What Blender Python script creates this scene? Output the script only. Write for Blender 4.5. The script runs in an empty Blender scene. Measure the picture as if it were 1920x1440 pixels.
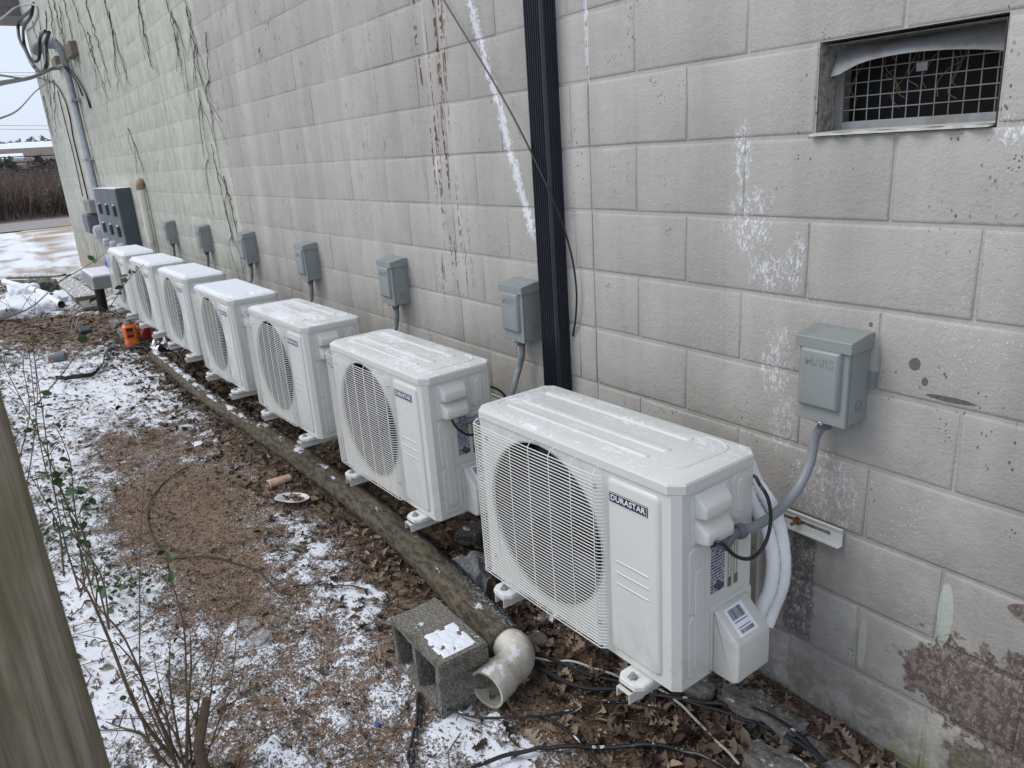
import bpy, bmesh, math, random
import numpy as np
from mathutils import Vector, Matrix
R = random.Random(7)
rng = np.random.default_rng(11)
S = bpy.context.scene
COL = S.collection

# ------------------------------------------------------------------ camera, world, sun, exposure
CAM = dict(loc=(2.4702, -1.7290, 1.7711), a=0.971059, b=1.265910, c=-0.069489, f=1423.74)
cd = bpy.data.cameras.new('camera'); cam = bpy.data.objects.new('camera', cd); COL.objects.link(cam)
MR = Matrix.Rotation(CAM['a'], 3, 'Z') @ Matrix.Rotation(CAM['b'], 3, 'X') @ Matrix.Rotation(CAM['c'], 3, 'Z')
cam.matrix_world = Matrix.Translation(CAM['loc']) @ MR.to_4x4()
cd.sensor_width = 36; cd.lens = CAM['f'] / 1920 * 36; cd.clip_end = 3000; cd.clip_start = 0.02
cd.dof.use_dof = True; cd.dof.focus_distance = 2.8; cd.dof.aperture_fstop = 20
S.camera = cam
world = bpy.data.worlds.new('World'); S.world = world; world.use_nodes = True
nt = world.node_tree; nt.nodes.clear()
wo = nt.nodes.new('ShaderNodeOutputWorld'); bg = nt.nodes.new('ShaderNodeBackground')
sky = nt.nodes.new('ShaderNodeTexSky'); sky.sky_type = 'NISHITA'; sky.sun_disc = False
SUN_EL, SUN_AZ = math.radians(48), math.radians(215)
sky.sun_elevation = SUN_EL; sky.sun_rotation = SUN_AZ; sky.dust_density = 4; sky.air_density = 1.0; sky.ozone_density = 1.5
wmix = nt.nodes.new('ShaderNodeMix'); wmix.data_type = 'RGBA'; wmix.inputs[0].default_value = 0.8
nt.links.new(sky.outputs[0], wmix.inputs[6]); wmix.inputs[7].default_value = (7.95, 8.85, 10.5, 1)
nt.links.new(wmix.outputs[2], bg.inputs[0]); bg.inputs[1].default_value = 0.085
nt.links.new(bg.outputs[0], wo.inputs[0])
sl = bpy.data.lights.new('sun', 'SUN'); sl.energy = 1.1; sl.angle = math.radians(28); sl.color = (1, .97, .93)
so = bpy.data.objects.new('sun', sl); COL.objects.link(so)
# light arrives from the open side (-y), a little from the far left
sd = Vector((-0.35, -0.62, 0.85)).normalized()
so.rotation_euler = sd.to_track_quat('Z', 'Y').to_euler()
S.view_settings.view_transform = 'Standard'; S.view_settings.look = 'None'
S.view_settings.exposure = 0.36; S.view_settings.gamma = 1; S.view_settings.use_curve_mapping = False

# ------------------------------------------------------------------ survey helpers (a sight line meets a real surface)
def _ray(px, py): return MR @ Vector(((px - 960) / CAM['f'], -(py - 720) / CAM['f'], -1))
def _hit(px, py, ax, v):
    d = _ray(px, py); o = Vector(CAM['loc']); t = (v - o[ax]) / d[ax]; return o + d * t
def G(px, py, z=0.0): return _hit(px, py, 2, z)
def Wl(px, py, y=0.0): return _hit(px, py, 1, y)
def Xp(px, py, x): return _hit(px, py, 0, x)

# ------------------------------------------------------------------ numpy noise
def _h(ix, iy, s):
    n = (ix.astype(np.int64) * 374761393 + iy.astype(np.int64) * 668265263 + s * 974634777) & 0xffffffff
    n = ((n ^ (n >> 13)) * 1274126177) & 0xffffffff
    return ((n ^ (n >> 16)) & 0xffff) / 65535.0
def vn(x, y, s=0):
    xi = np.floor(x); yi = np.floor(y); fx = x - xi; fy = y - yi
    fx = fx * fx * (3 - 2 * fx); fy = fy * fy * (3 - 2 * fy)
    a = _h(xi, yi, s); b = _h(xi + 1, yi, s); c = _h(xi, yi + 1, s); d = _h(xi + 1, yi + 1, s)
    return (a + (b - a) * fx) * (1 - fy) + (c + (d - c) * fx) * fy
def fbm(x, y, o=4, s=0):
    r = 0; w = 0.5; t = 0
    for i in range(o):
        r = r + w * vn(x, y, s + i * 17); t += w; w *= .5; x = x * 2.03 + 11.7; y = y * 2.01 + 5.3
    return r / t
def sst(a, b, x):
    t = np.clip((x - a) / (b - a), 0, 1); return t * t * (3 - 2 * t)

# ------------------------------------------------------------------ node expression helpers
class E:
    def __init__(s, nt, so): s.nt = nt; s.s = so
    def _m(s, op, *a, clamp=False):
        n = s.nt.nodes.new('ShaderNodeMath'); n.operation = op; n.use_clamp = clamp
        for i, v in enumerate((s,) + a):
            if isinstance(v, E): s.nt.links.new(v.s, n.inputs[i])
            else: n.inputs[i].default_value = v
        return E(s.nt, n.outputs[0])
    def __add__(s, o): return s._m('ADD', o)
    __radd__ = __add__
    def __sub__(s, o): return s._m('SUBTRACT', o)
    def __rsub__(s, o): return (s * -1) + o
    def __mul__(s, o): return s._m('MULTIPLY', o)
    __rmul__ = __mul__
    def __truediv__(s, o): return s._m('DIVIDE', o)
    def __lt__(s, o): return s._m('LESS_THAN', o)
    def __gt__(s, o): return s._m('GREATER_THAN', o)
    def abs(s): return s._m('ABSOLUTE')
    def frac(s): return s._m('FRACT')
    def floor(s): return s._m('FLOOR')
    def sin(s): return s._m('SINE')
    def max(s, o): return s._m('MAXIMUM', o)
    def min(s, o): return s._m('MINIMUM', o)
    def pow(s, o): return s._m('POWER', o)
    def ss(s, a, b):
        n = s.nt.nodes.new('ShaderNodeMapRange'); n.interpolation_type = 'SMOOTHSTEP'
        s.nt.links.new(s.s, n.inputs[0]); n.inputs[1].default_value = a; n.inputs[2].default_value = b
        if a > b:
            n.inputs[1].default_value = b; n.inputs[2].default_value = a; n.inputs[3].default_value = 1; n.inputs[4].default_value = 0
        return E(s.nt, n.outputs[0])
    def lin(s, a, b, c, d):
        n = s.nt.nodes.new('ShaderNodeMapRange'); s.nt.links.new(s.s, n.inputs[0])
        for i, v in enumerate((a, b, c, d)): n.inputs[i + 1].default_value = v
        return E(s.nt, n.outputs[0])
class M:
    """one procedural material under construction"""
    def __init__(s, name, rough=.6, metal=0, spec=.5):
        s.m = bpy.data.materials.new(name); s.m.use_nodes = True; s.nt = s.m.node_tree; s.nt.nodes.clear()
        s.out = s.nt.nodes.new('ShaderNodeOutputMaterial'); s.b = s.nt.nodes.new('ShaderNodeBsdfPrincipled')
        s.nt.links.new(s.b.outputs[0], s.out.inputs[0])
        s.b.inputs['Roughness'].default_value = rough; s.b.inputs['Metallic'].default_value = metal
        s.b.inputs['Specular IOR Level'].default_value = spec
    def e(s, so): return E(s.nt, so)
    def pos(s):
        g = s.nt.nodes.new('ShaderNodeNewGeometry'); return s.e(g.outputs['Position'])
    def nrm(s):
        g = s.nt.nodes.new('ShaderNodeNewGeometry'); return s.xyz(s.e(g.outputs['Normal']))
    def obj(s):
        g = s.nt.nodes.new('ShaderNodeTexCoord'); return s.e(g.outputs['Object'])
    def uv(s):
        g = s.nt.nodes.new('ShaderNodeTexCoord'); return s.e(g.outputs['UV'])
    def rnd(s):
        g = s.nt.nodes.new('ShaderNodeObjectInfo'); return s.e(g.outputs['Random'])
    def attr(s, n):
        g = s.nt.nodes.new('ShaderNodeAttribute'); g.attribute_name = n; return s.e(g.outputs['Fac'])
    def xyz(s, v):
        n = s.nt.nodes.new('ShaderNodeSeparateXYZ'); s.nt.links.new(v.s, n.inputs[0]); return [s.e(n.outputs[i]) for i in range(3)]
    def vec(s, x, y, z):
        n = s.nt.nodes.new('ShaderNodeCombineXYZ')
        for i, v in enumerate((x, y, z)):
            if isinstance(v, E): s.nt.links.new(v.s, n.inputs[i])
            else: n.inputs[i].default_value = v
        return s.e(n.outputs[0])
    def noise(s, v, sc, det=3, ro=.5, dist=0):
        n = s.nt.nodes.new('ShaderNodeTexNoise'); s.nt.links.new(v.s, n.inputs['Vector'])
        n.inputs['Scale'].default_value = sc; n.inputs['Detail'].default_value = det; n.inputs['Roughness'].default_value = ro
        n.inputs['Distortion'].default_value = dist; return s.e(n.outputs[0])
    def voro(s, v, sc, feat='F1', rnd=1.0, out=0):
        n = s.nt.nodes.new('ShaderNodeTexVoronoi'); n.feature = feat; s.nt.links.new(v.s, n.inputs['Vector'])
        n.inputs['Scale'].default_value = sc; n.inputs['Randomness'].default_value = rnd; return s.e(n.outputs[out])
    def mix(s, f, a, b):
        n = s.nt.nodes.new('ShaderNodeMix'); n.data_type = 'RGBA'; n.clamp_factor = True
        for i, v in ((0, f), (6, a), (7, b)):
            if isinstance(v, E): s.nt.links.new(v.s, n.inputs[i])
            elif i: n.inputs[i].default_value = (*v, 1) if len(v) == 3 else v
            else: n.inputs[i].default_value = v
        return s.e(n.outputs[2])
    def scale(s, c, f):
        n = s.nt.nodes.new('ShaderNodeVectorMath'); n.operation = 'SCALE'
        if isinstance(c, E): s.nt.links.new(c.s, n.inputs[0])
        else: n.inputs[0].default_value = c
        if isinstance(f, E): s.nt.links.new(f.s, n.inputs['Scale'])
        else: n.inputs['Scale'].default_value = f
        return s.e(n.outputs[0])
    def col(s, c):
        if isinstance(c, E): s.nt.links.new(c.s, s.b.inputs['Base Color'])
        else: s.b.inputs['Base Color'].default_value = (*c, 1)
        return s
    def inp(s, k, v):
        if isinstance(v, E): s.nt.links.new(v.s, s.b.inputs[k])
        else: s.b.inputs[k].default_value = v
        return s
    def bump(s, h, dist=.002, st=1.0):
        n = s.nt.nodes.new('ShaderNodeBump'); s.nt.links.new(h.s, n.inputs['Height'])
        n.inputs['Distance'].default_value = dist; n.inputs['Strength'].default_value = st
        s.nt.links.new(n.outputs[0], s.b.inputs['Normal']); return s
MAT = {}
def simple(name, c, rough=.5, metal=0, var=.12, sc=30, bump=0, dirt=None, snow=0):
    m = M(name, rough, metal); p = m.pos(); n = m.noise(p, sc, 4, .6)
    col = m.scale(c, n.lin(.25, .75, 1 - var, 1 + var))
    if dirt:
        d = m.noise(p, sc * .35, 5, .65).ss(.5, .68); col = m.mix(d * dirt[3], col, dirt[:3])
    if snow:
        nz = m.nrm()[2]; k = nz.ss(.55, .8) * m.noise(p, 26, 5, .65).ss(.62 - snow * .3, .68 - snow * .3)
        col = m.mix(k, col, (.8, .83, .87))
    m.col(col)
    if bump: m.bump(n, bump)
    MAT[name] = m.m; return m.m

# ---- wall paint
def wall_mat():
    m = M('painted_block', .78); p = m.pos(); x, y, z = m.xyz(p)
    big = m.noise(p, 1.3, 4, .6); v2 = m.noise(p, 7, 4, .6); fine = m.noise(p, 45, 4, .65)
    c = m.mix(big.ss(.35, .65), (.420, .400, .364), (.466, .447, .410))
    st = m.noise(m.vec(x * 7.5, 0.0, z * .32), 1, 4, .6)
    st2 = m.noise(m.vec(x * 2.6, 3.0, z * .22), 1, 3, .6)
    # older pale green paint on the far stretch
    wob = m.noise(m.vec(x * 0.0, 1.0, z * 2.5), 1, 3)
    ge = x + (z - 1.3) * .18 + (wob - .5) * .14
    g = ge.ss(-3.53, -3.57)
    gc = m.mix(v2.ss(.35, .7), (.468, .478, .405), (.535, .540, .468))
    c = m.mix(g, c, gc)
    # pale green runs left bare on the grey paint
    blk_ = m.noise(p, 5, 6, .75).ss(.58, .72) * .10 + z.ss(.68, .44) * m.noise(p, 22, 5, .75).ss(.46, .66) * .28
    c = m.mix(blk_, c, (.30, .28, .23))
    run = m.noise(m.vec(x * 11, 5.0, z * .55), 1, 3, .55).ss(.64, .70) * x.ss(-3.4, -3.0) * x.ss(-.9, -1.3) * z.ss(1.35, 1.7)
    c = m.mix(run * .75, c, (.50, .52, .45))
    c = m.scale(c, (st.lin(.3, .7, .86, 1.05)) * (st2.lin(.3, .7, .94, 1.05)) * v2.lin(.3, .7, .95, 1.04) * (m.rnd()).lin(0, 1, .975, 1.02))
    # lighter rubbed band and grime columns
    band = m.noise(m.vec(x * 4.0, 9.0, z * .12), 1, 2).ss(.60, .72) * x.ss(-6, -1) * x.ss(.2, -.3)
    c = m.mix(band * .35, c, (.30, .28, .26))
    # patchy darker stretch, stronger towards the bottom of the wall
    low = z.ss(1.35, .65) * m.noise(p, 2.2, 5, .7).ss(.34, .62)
    mott = m.noise(p, 4.2, 6, .75).ss(.52, .70)
    c = m.mix(mott * .22, c, (.30, .28, .25))
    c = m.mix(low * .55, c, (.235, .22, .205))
    # speckles left by vine suckers: dark dots in clusters, denser in columns
    sp = m.voro(m.vec(x, y, z * .6), 62).ss(.20, .13)
    cl = m.noise(p, 3.2, 3, .6).ss(.54, .64)
    colm = m.noise(m.vec(x * 3.4, 2.0, z * .3), 1, 4, .7).ss(.47, .55)
    lf = x.ss(.3, -2.5)
    vstr = m.noise(m.vec(x * 12, 0.0, z * 8.5), 1, 4, .75).ss(.60, .66) * colm * lf * z.ss(.8, 1.3)
    dots = m.voro(p, 120).ss(.34, .22) * m.voro(m.vec(x, y, z * .8), 10.5).ss(.20, .13) * m.noise(p, 1.7, 2, .5).ss(.44, .50)
    c = m.mix(dots * .9, c, (.070, .055, .045))
    c = m.mix(((sp * cl * .8).max(vstr * .75)).max(sp * colm * lf * .8), c, (.085, .058, .042))
    sp2 = m.voro(p, 85).ss(.16, .09) * m.noise(p, 2.1, 2).ss(.56, .62)
    c = m.mix(sp2 * .8, c, (.75, .75, .74))
    # rust coloured vine scars beside the downspout
    rw = m.noise(m.vec(x * 30, 0.0, z * 1.5), 1, 5, .7, .5)
    rb = ((x + .47 + (z - 1.9) * .03).abs()).ss(.20, .10) * z.ss(1.0, 1.35) * m.noise(p, 5, 2).ss(.28, .45)
    rust = rw.ss(.535, .575) * rb * m.noise(p, 40, 2).ss(.42, .52)
    c = m.mix(rust, c, (.115, .050, .030))
    rw2 = m.noise(m.vec(x * 30, 7.0, z * 1.5), 1, 4, .6, .5).ss(.60, .635) * ((x + .46).abs()).ss(.10, .03) * z.ss(1.2, 1.6)
    c = m.mix(rw2, c, (.78, .79, .80))
    # white lime crust: the slanting run and several patches
    xc = (z * -.368) + .69
    nz = m.noise(p, 38, 4, .7); scr = m.noise(m.vec(x * 1.6, y, z * .8), 75, 5, .78, .6)
    wd = ((x - xc - (m.noise(m.vec(0.0, 0.0, z * 7), 1, 2) - .5) * .06).abs()) + (nz - .5) * .085 + (scr - .5) * .11
    lime = wd.ss(.024, .012) * z.ss(1.40, 1.48)
    def spot(cx, cz, rx, rz, amp=.95, th=.58):
        d = (((x - cx) / rx).pow(2) + ((z - cz) / rz).pow(2)).pow(.5)
        return (d + (m.noise(m.vec(x * 1.4, y, z * .8), 16, 5, .75) - .5) * 2.2).ss(th + .35, th - .1) * amp
    def pows(): pass
    for a in ((1.135, 1.53, .09, .12), (1.20, 1.40, .07, .07), (1.285, 1.42, .035, .1), (1.235, 1.14, .07, .12), (1.27, .98, .05, .10), (1.11, 1.70, .035, .1), (1.78, 1.73, .07, .045)):
        lime = lime.max(spot(*a) * scr.ss(.49, .57) * z.lin(1.0, 1.45, .55, 1))
    lime = lime.max((x - .497).abs().ss(.010, .004) * z.ss(1.92, 1.98) * nz.ss(.4, .5))
    c = m.mix(lime, c, (.74, .75, .77))
    # bare dark block where the paint has come off, lower right
    def blot(cx, cz, rx, rz, th=.8, w=1.3):
        d = ((((x - cx) / rx).abs()).pow(2) + (((z - cz) / rz).abs()).pow(2)).pow(.5)
        return (d + (m.noise(p, 14, 6, .7) - .5) * w).ss(th + .05, th - .03)
    edge_ = (nz - .5)
    br = blot(1.90, .43, .30, .17).max(blot(1.98, .22, .24, .14)).max(blot(1.93, .70, .07, .03, .8, .4)).max(blot(2.25, .45, .5, .25))
    bc = m.mix(m.noise(p, 60, 4, .7).ss(.45, .62), (.105, .078, .064), (.215, .180, .155))
    c = m.mix(br * scr.lin(.36, .46, .15, 1), c, bc)
    dk = ((x - 1.345 + (nz - .5) * .03).abs().ss(.050, .044)) * (z + (scr - .5) * .12).ss(.31, .35) * (z + (scr - .5) * .25).ss(.74, .66)
    dkc = m.mix(scr.ss(.50, .60), (.125, .110, .104), (.42, .41, .41))
    c = m.mix(dk * .9, c, dkc)
    dk2 = blot(1.40, .82, .12, .15, .8, .9)
    c = m.mix(dk2 * scr.ss(.50, .62) * .6, c, (.66, .66, .67))
    for a in ((1.613, 1.222, .015, .017), (1.70, 1.155, .065, .007), (1.64, 1.185, .009, .012), (1.50, 1.30, .006, .007)):
        c = m.mix(blot(*a, .9, .9) * .8, c, (.07, .065, .06))
    c = m.mix(blot(1.742, .615, .020, .10, .9, .7) * .7, c, (.50, .55, .47))
    c = m.mix(blot(1.545, .42, .012, .085, .9, .25) * .6, c, (.46, .49, .43))
    # grime and algae at the foot
    c = m.mix(z.ss(.44, .10) * m.noise(p, 9, 6, .75).ss(.38, .60) * .8, c, (.10, .095, .075))
    c = m.mix(z.ss(.30, .14) * m.noise(p, 6, 4, .7).ss(.48, .6) * x.ss(1.3, 1.7) * .8, c, (.24, .25, .10))
    # bare tan footing at the far end
    c = m.mix(z.ss(.42, .36) * x.ss(-4.5, -5.5), c, m.mix(v2, (.34, .29, .22), (.42, .37, .30)))
    m.col(c)
    h = fine * .75 + m.noise(p, 130, 3, .6) * .65 + v2 * .5 + lime * .12 - br * .18 - sp * cl * .1
    m.bump(h, .0038, .8); MAT['wall'] = m.m
wall_mat()
# ---- ground
def ground_mat():
    m = M('ground_soil_and_snow', .9, spec=.25); p = m.pos(); x, y, z = m.xyz(p); sn = m.attr('snow'); dkb = m.attr('dark_band')
    n1 = m.noise(p, 60, 5, .7); n2 = m.noise(m.vec(x * .8, y * 1.3, z), 150, 4, .7); n3 = m.noise(p, 9, 4, .6)
    soil = m.mix(n1.ss(.36, .6), (.066, .042, .029), (.205, .135, .090))
    soil = m.mix(n2.ss(.52, .60), soil, (.34, .26, .19))
    soil = m.mix(n3.ss(.5, .7) * .6, soil, (.20, .145, .105))
    soil = m.mix(dkb * .9, soil, m.scale(soil, .35))  # soil colour scaled down inside the band along the wall
    far = x.ss(-13, -16)
    fieldc = m.mix(m.noise(m.vec(x, y * 3, z), 2.5, 4, .6), (.34, .20, .10), (.42, .33, .22))
    soil = m.mix(far, soil, fieldc); soil = m.mix(x.ss(-34.5, -37), soil, m.mix(n3, (.115, .090, .078), (.17, .135, .115)))
    f = m.noise(p, 85, 5, .75)
    k = (sn + (f - .5) * 1.7 + (n2 - .5) * .9).ss(.46, .66)
    c = m.mix(k, soil, m.mix(n3, (.76, .80, .86), (.86, .88, .90)))
    m.col(c); m.inp('Roughness', k.lin(0, 1, .85, .6))
    m.bump(n1 * .5 + n2 * .4 + k * .7, .006, .8); MAT['ground'] = m.m
ground_mat()
def unit_mat():
    m = M('ivory_powder_coat', .34, spec=.45); p = m.pos(); x, y, z = m.xyz(p); N = m.nrm()
    c = m.scale((.640, .645, .610), m.noise(p, 2.5, 3).lin(.3, .7, .975, 1.02))
    c = m.mix(m.noise(p, 14, 5, .7).ss(.60, .75) * .12, c, (.40, .37, .31))
    up = N[2].ss(.80, .95) * z.ss(.9, .95)
    cov = m.noise(m.vec(x * .6, y * 1.6, z), 7, 6, .7); ft = m.noise(m.vec(x * .5, y, z), 95, 5, .8)
    k = up * (cov * .75 + ft * .85 + x.ss(1.4, -4) * .20).ss(.80, .96)
    fr = (N[1] * -1).ss(.8, .95) * x.ss(-1.2, -2.2) * (m.noise(m.vec(x * 1.5, y, z * .7), 13, 5, .7)).ss(.53, .60)
    k = k.max(fr * .8)
    c = m.mix(k * .85, c, (.84, .86, .90))
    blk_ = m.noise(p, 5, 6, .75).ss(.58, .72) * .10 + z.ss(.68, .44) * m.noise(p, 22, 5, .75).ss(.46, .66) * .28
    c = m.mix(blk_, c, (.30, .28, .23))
    run = m.noise(m.vec(x * 28, y * 28, z * 2.0), 1, 3).ss(.66, .74) * z.ss(.98, .7)
    c = m.mix(run * .16, c, (.30, .27, .22))
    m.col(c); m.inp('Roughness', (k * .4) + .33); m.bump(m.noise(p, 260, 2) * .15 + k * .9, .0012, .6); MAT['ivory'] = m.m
unit_mat()
simple('ivory_plain', (.60, .60, .56), .45, var=.03, dirt=(.28, .24, .18, .25))
simple('ivory_white', (.72, .72, .70), .4, var=.03, dirt=(.35, .32, .27, .2))
simple('grille_white', (.74, .735, .69), .4, var=.02)
simple('shroud', (.44, .435, .40), .5, var=.05)
simple('duct', (.022, .023, .028), .5, var=.1)
simple('black_void', (.012, .012, .014), .7, var=.1)
simple('coil', (.018, .019, .026), .35, .6, var=.3, sc=200)
simple('fan_blue', (.014, .016, .045), .25, var=.1)
simple('grey_enamel', (.250, .270, .262), .38, var=.05, sc=12, dirt=(.14, .15, .14, .25))
simple('dark_enamel', (.060, .082, .092), .45, var=.06, sc=6)
simple('slate_enamel', (.125, .135, .155), .5, var=.08, sc=8)
simple('galv', (.40, .43, .45), .42, .7, var=.15, sc=18, dirt=(.25, .24, .23, .4))
simple('galv_dull', (.26, .28, .285), .6, .35, var=.18, sc=25, dirt=(.20, .13, .09, .5))
simple('rusty', (.16, .07, .035), .8, .2, var=.4, sc=60)
simple('brass_bolt', (.40, .28, .12), .4, .9, var=.3, sc=80, dirt=(.15, .07, .03, .8))
simple('zinc_bolt', (.45, .48, .47), .35, .9, var=.15, sc=80)
simple('black_plastic', (.012, .012, .013), .42, var=.2)
simple('black_cable', (.016, .016, .018), .42, var=.3, sc=60, snow=.08)
simple('downspout_paint', (.016, .019, .027), .33, var=.15, sc=9)
simple('white_cable', (.55, .53, .47), .5, var=.1, dirt=(.25, .2, .14, .5))
simple('red_cable', (.55, .04, .03), .4)
simple('pvc', (.70, .68, .60), .4, var=.05, sc=10, dirt=(.34, .26, .16, .7), snow=.3)
simple('pvc_rust', (.30, .20, .13), .6, var=.3, sc=25, dirt=(.14, .07, .04, .9))
simple('pvc_in', (.42, .41, .33), .5, var=.2)
simple('orange', (.90, .19, .03), .4, var=.06)
simple('red', (.48, .035, .03), .35, var=.08)
simple('foil', (.75, .76, .78), .22, .9, var=.1)
simple('paper', (.80, .80, .78), .6, var=.04, sc=20)
simple('cup_print', (.62, .36, .22), .6, var=.35, sc=45, dirt=(.8, .78, .74, .8))
simple('ink', (.02, .022, .035), .5, var=.05)
simple('sticker', (.80, .83, .90), .4, var=.02)
simple('stone', (.13, .12, .108), .9, var=.45, sc=65, bump=.012, dirt=(.06, .07, .035, .6), snow=.12)
simple('footing', (.215, .198, .178), .9, var=.45, sc=60, bump=.012, dirt=(.07, .065, .045, .8), snow=.1)
simple('snow', (.82, .85, .90), .6, var=.04, sc=40, bump=.004)
simple('twig', (.125, .085, .055), .8, var=.35, sc=40)
simple('vine_dry', (.070, .046, .032), .85, var=.4, sc=50)
simple('wood_old', (.19, .16, .125), .85, var=.3, sc=14, bump=.004, snow=.5)
simple('roof_wood', (.16, .135, .13), .7, var=.2)
simple('asphalt', (.27, .25, .24), .9, var=.1, sc=3)
simple('brush', (.150, .112, .092), .9, var=.5, sc=.8)
simple('brush_light', (.30, .25, .20), .9, var=.3, sc=2)
simple('conifer', (.085, .10, .075), .9, var=.4, sc=1)
simple('hill_tree', (.13, .13, .15), .9, var=.3, sc=1)
simple('blue_plastic', (.04, .10, .35), .4)
simple('house_white', (.7, .7, .7), .7)
simple('house_roof', (.30, .32, .36), .8)
simple('mortar_old', (.40, .38, .35), .9, var=.1, sc=20, bump=.004)
simple('reveal', (.30, .28, .26), .95, var=.35, sc=70, bump=.01, dirt=(.10, .09, .08, .7))
simple('inside', (.010, .009, .008), .9)
simple('mint_wash', (.10, .19, .12), .5)
def rough_block():
    m = M('bare_cinder', .93, spec=.2); p = m.pos(); n = m.noise(p, 130, 4, .75); v = m.voro(p, 170); b = m.noise(p, 9, 5, .65)
    c = m.mix(n.ss(.38, .62), (.115, .106, .092), (.300, .280, .245)); c = m.mix(b.ss(.52, .64) * .7, c, (.085, .085, .045))
    N = m.nrm(); k = N[2].ss(.6, .8) * (m.noise(p, 13, 4, .6) + (n - .5) * .25).ss(.615, .64)
    c = m.mix(k, c, (.74, .77, .82)); m.col(c); m.bump(n * .6 + v * .7 + k, .005, 1); MAT['cinder'] = m.m
rough_block()
def pipe_m():
    m = M('mossy_drain_pipe', .85, spec=.3); p = m.pos(); x, y, z = m.xyz(p); n = m.noise(m.vec(x * .35, y, z), 48, 5, .7); b = m.noise(p, 5, 5, .65); N = m.nrm()
    c = m.mix(n.ss(.36, .62), (.046, .039, .028), (.150, .128, .090))
    side = y + 0.0
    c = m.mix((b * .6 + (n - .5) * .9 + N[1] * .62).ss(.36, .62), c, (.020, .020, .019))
    c = m.mix(m.noise(p, 26, 5, .75).ss(.56, .66) * .6, c, (.06, .055, .04))
    k = N[2].ss(.78, .9) * (m.noise(m.vec(x, y * 2, z), 7, 5, .7) + x.ss(.0, -4.0) * .15 + x.ss(.1, .6) * .08).ss(.63, .68)
    k = k.max(N[1].ss(-.2, .5) * x.ss(-.1, .3) * m.noise(p, 90, 4, .75).ss(.50, .56) * .9)
    c = m.mix(k, c, (.70, .73, .78)); m.col(c); m.bump(n + b * .6 + k * .4, .008, .9); MAT['drain'] = m.m
pipe_m()
def post_m():
    m = M('green_weathered_post', .85, spec=.2); o = m.pos(); x, y, z = m.xyz(o)
    g = m.noise(m.vec(x * 70, y * 70, z * 2.2), 1, 5, .7); b = m.noise(m.vec(x * 22, y * 22, z * 1.3), 1, 4, .6); k = m.noise(m.vec(x * 16, y * 16, z * 4 + 3.0), 1, 4, .6)
    c = m.mix(g.ss(.3, .7), (.115, .092, .065), (.320, .268, .200)); c = m.mix(k.ss(.44, .62) * .75, c, (.130, .125, .065))
    c = m.mix(b.ss(.55, .63) * .7, c, (.090, .070, .048)); m.col(c); m.bump(g + b * .6, .006, .9); MAT['post'] = m.m
post_m()
def leaf_m(name, cols, rough=.7, attr=False):
    m = M(name, rough, spec=.3); r = m.attr('tone') if attr else m.rnd(); p = m.obj() if not attr else m.pos()
    c = m.mix(r.ss(0, .45), cols[0], cols[1]); c = m.mix(r.ss(.5, .95), c, cols[2])
    c = m.scale(c, m.noise(p, 60, 3, .6).lin(.3, .7, .75, 1.2)); m.col(c); MAT[name] = m.m
leaf_m('dead_leaf', ((.045, .030, .024), (.125, .078, .055), (.30, .225, .165)))
leaf_m('litter', ((.034, .024, .020), (.120, .082, .060), (.32, .245, .18)), attr=True)
leaf_m('green_leaf', ((.020, .048, .018), (.035, .078, .022), (.060, .110, .035)), .4, attr=True)
def tube_print(name, base, ink, uoff, dens, rib=0):
    m = M(name, .42); u, v, _ = m.xyz(m.uv())
    line = (u - uoff).abs().ss(.034, .026)
    ch = m.noise(m.vec(v * dens, u * 60, 0.0), 1, 2).ss(.47, .5) * (v * dens * .16).frac().ss(.86, .8)
    c = m.mix(line * ch, m.scale(base, m.noise(m.pos(), 9, 3).lin(.3, .7, .94, 1.05)), ink); m.col(c)
    if rib: m.bump((v * rib).sin(), .0003, .35)
    MAT[name] = m.m
tube_print('conduit_pvc', (.235, .252, .268), (.03, .035, .06), .80, 130)
tube_print('hose_white', (.80, .81, .82), (.06, .06, .07), .72, 170, 700)
def label_m():
    m = M('rating_label', .4); x, y, z = m.xyz(m.obj())
    row = (z * 120).frac().ss(.62, .5); tx = m.noise(m.vec(y * 240, (z * 120).floor() * 3.7, x * 0.0), 1, 1).ss(.40, .48)
    blk = m.noise(m.vec(y * 24, z * 42, 4.0), 1, 0).ss(.62, .63)
    c = m.mix((row * tx * 1.0).max(blk * .85), (.43, .46, .52), (.02, .025, .05)); m.col(c); MAT['label_blue'] = m.m
    m = M('caution_print', .4); x, y, z = m.xyz(m.obj())
    colm = (y * 90).frac().ss(.45, .5); tx = m.noise(m.vec((y * 360).floor(), z * 420, 0.0), 1, 1).ss(.42, .5)
    dark = (z - .245).abs().ss(.016, .015) * (y * 38).frac().ss(.52, .5)
    c = m.mix((colm * tx * .75).max(dark * .9), (.60, .595, .54), (.06, .06, .06)); m.col(c); MAT['caution'] = m.m
label_m()
def clear_m(name, tint, rough=.15, alpha=.4):
    m = M(name, rough); m.col(m.mix(m.noise(m.pos(), 40, 4, .6).ss(.4, .6), tint, [t * .6 for t in tint])); m.inp('Alpha', alpha)
    m.bump(m.noise(m.pos(), 30, 4, .6), .01); MAT[name] = m.m
clear_m('clear_plastic', (.55, .57, .60), .2, .5); clear_m('clear_lid', (.6, .6, .58), .12, .42); clear_m('meter_glass', (.75, .78, .82), .1, .7)

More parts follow.
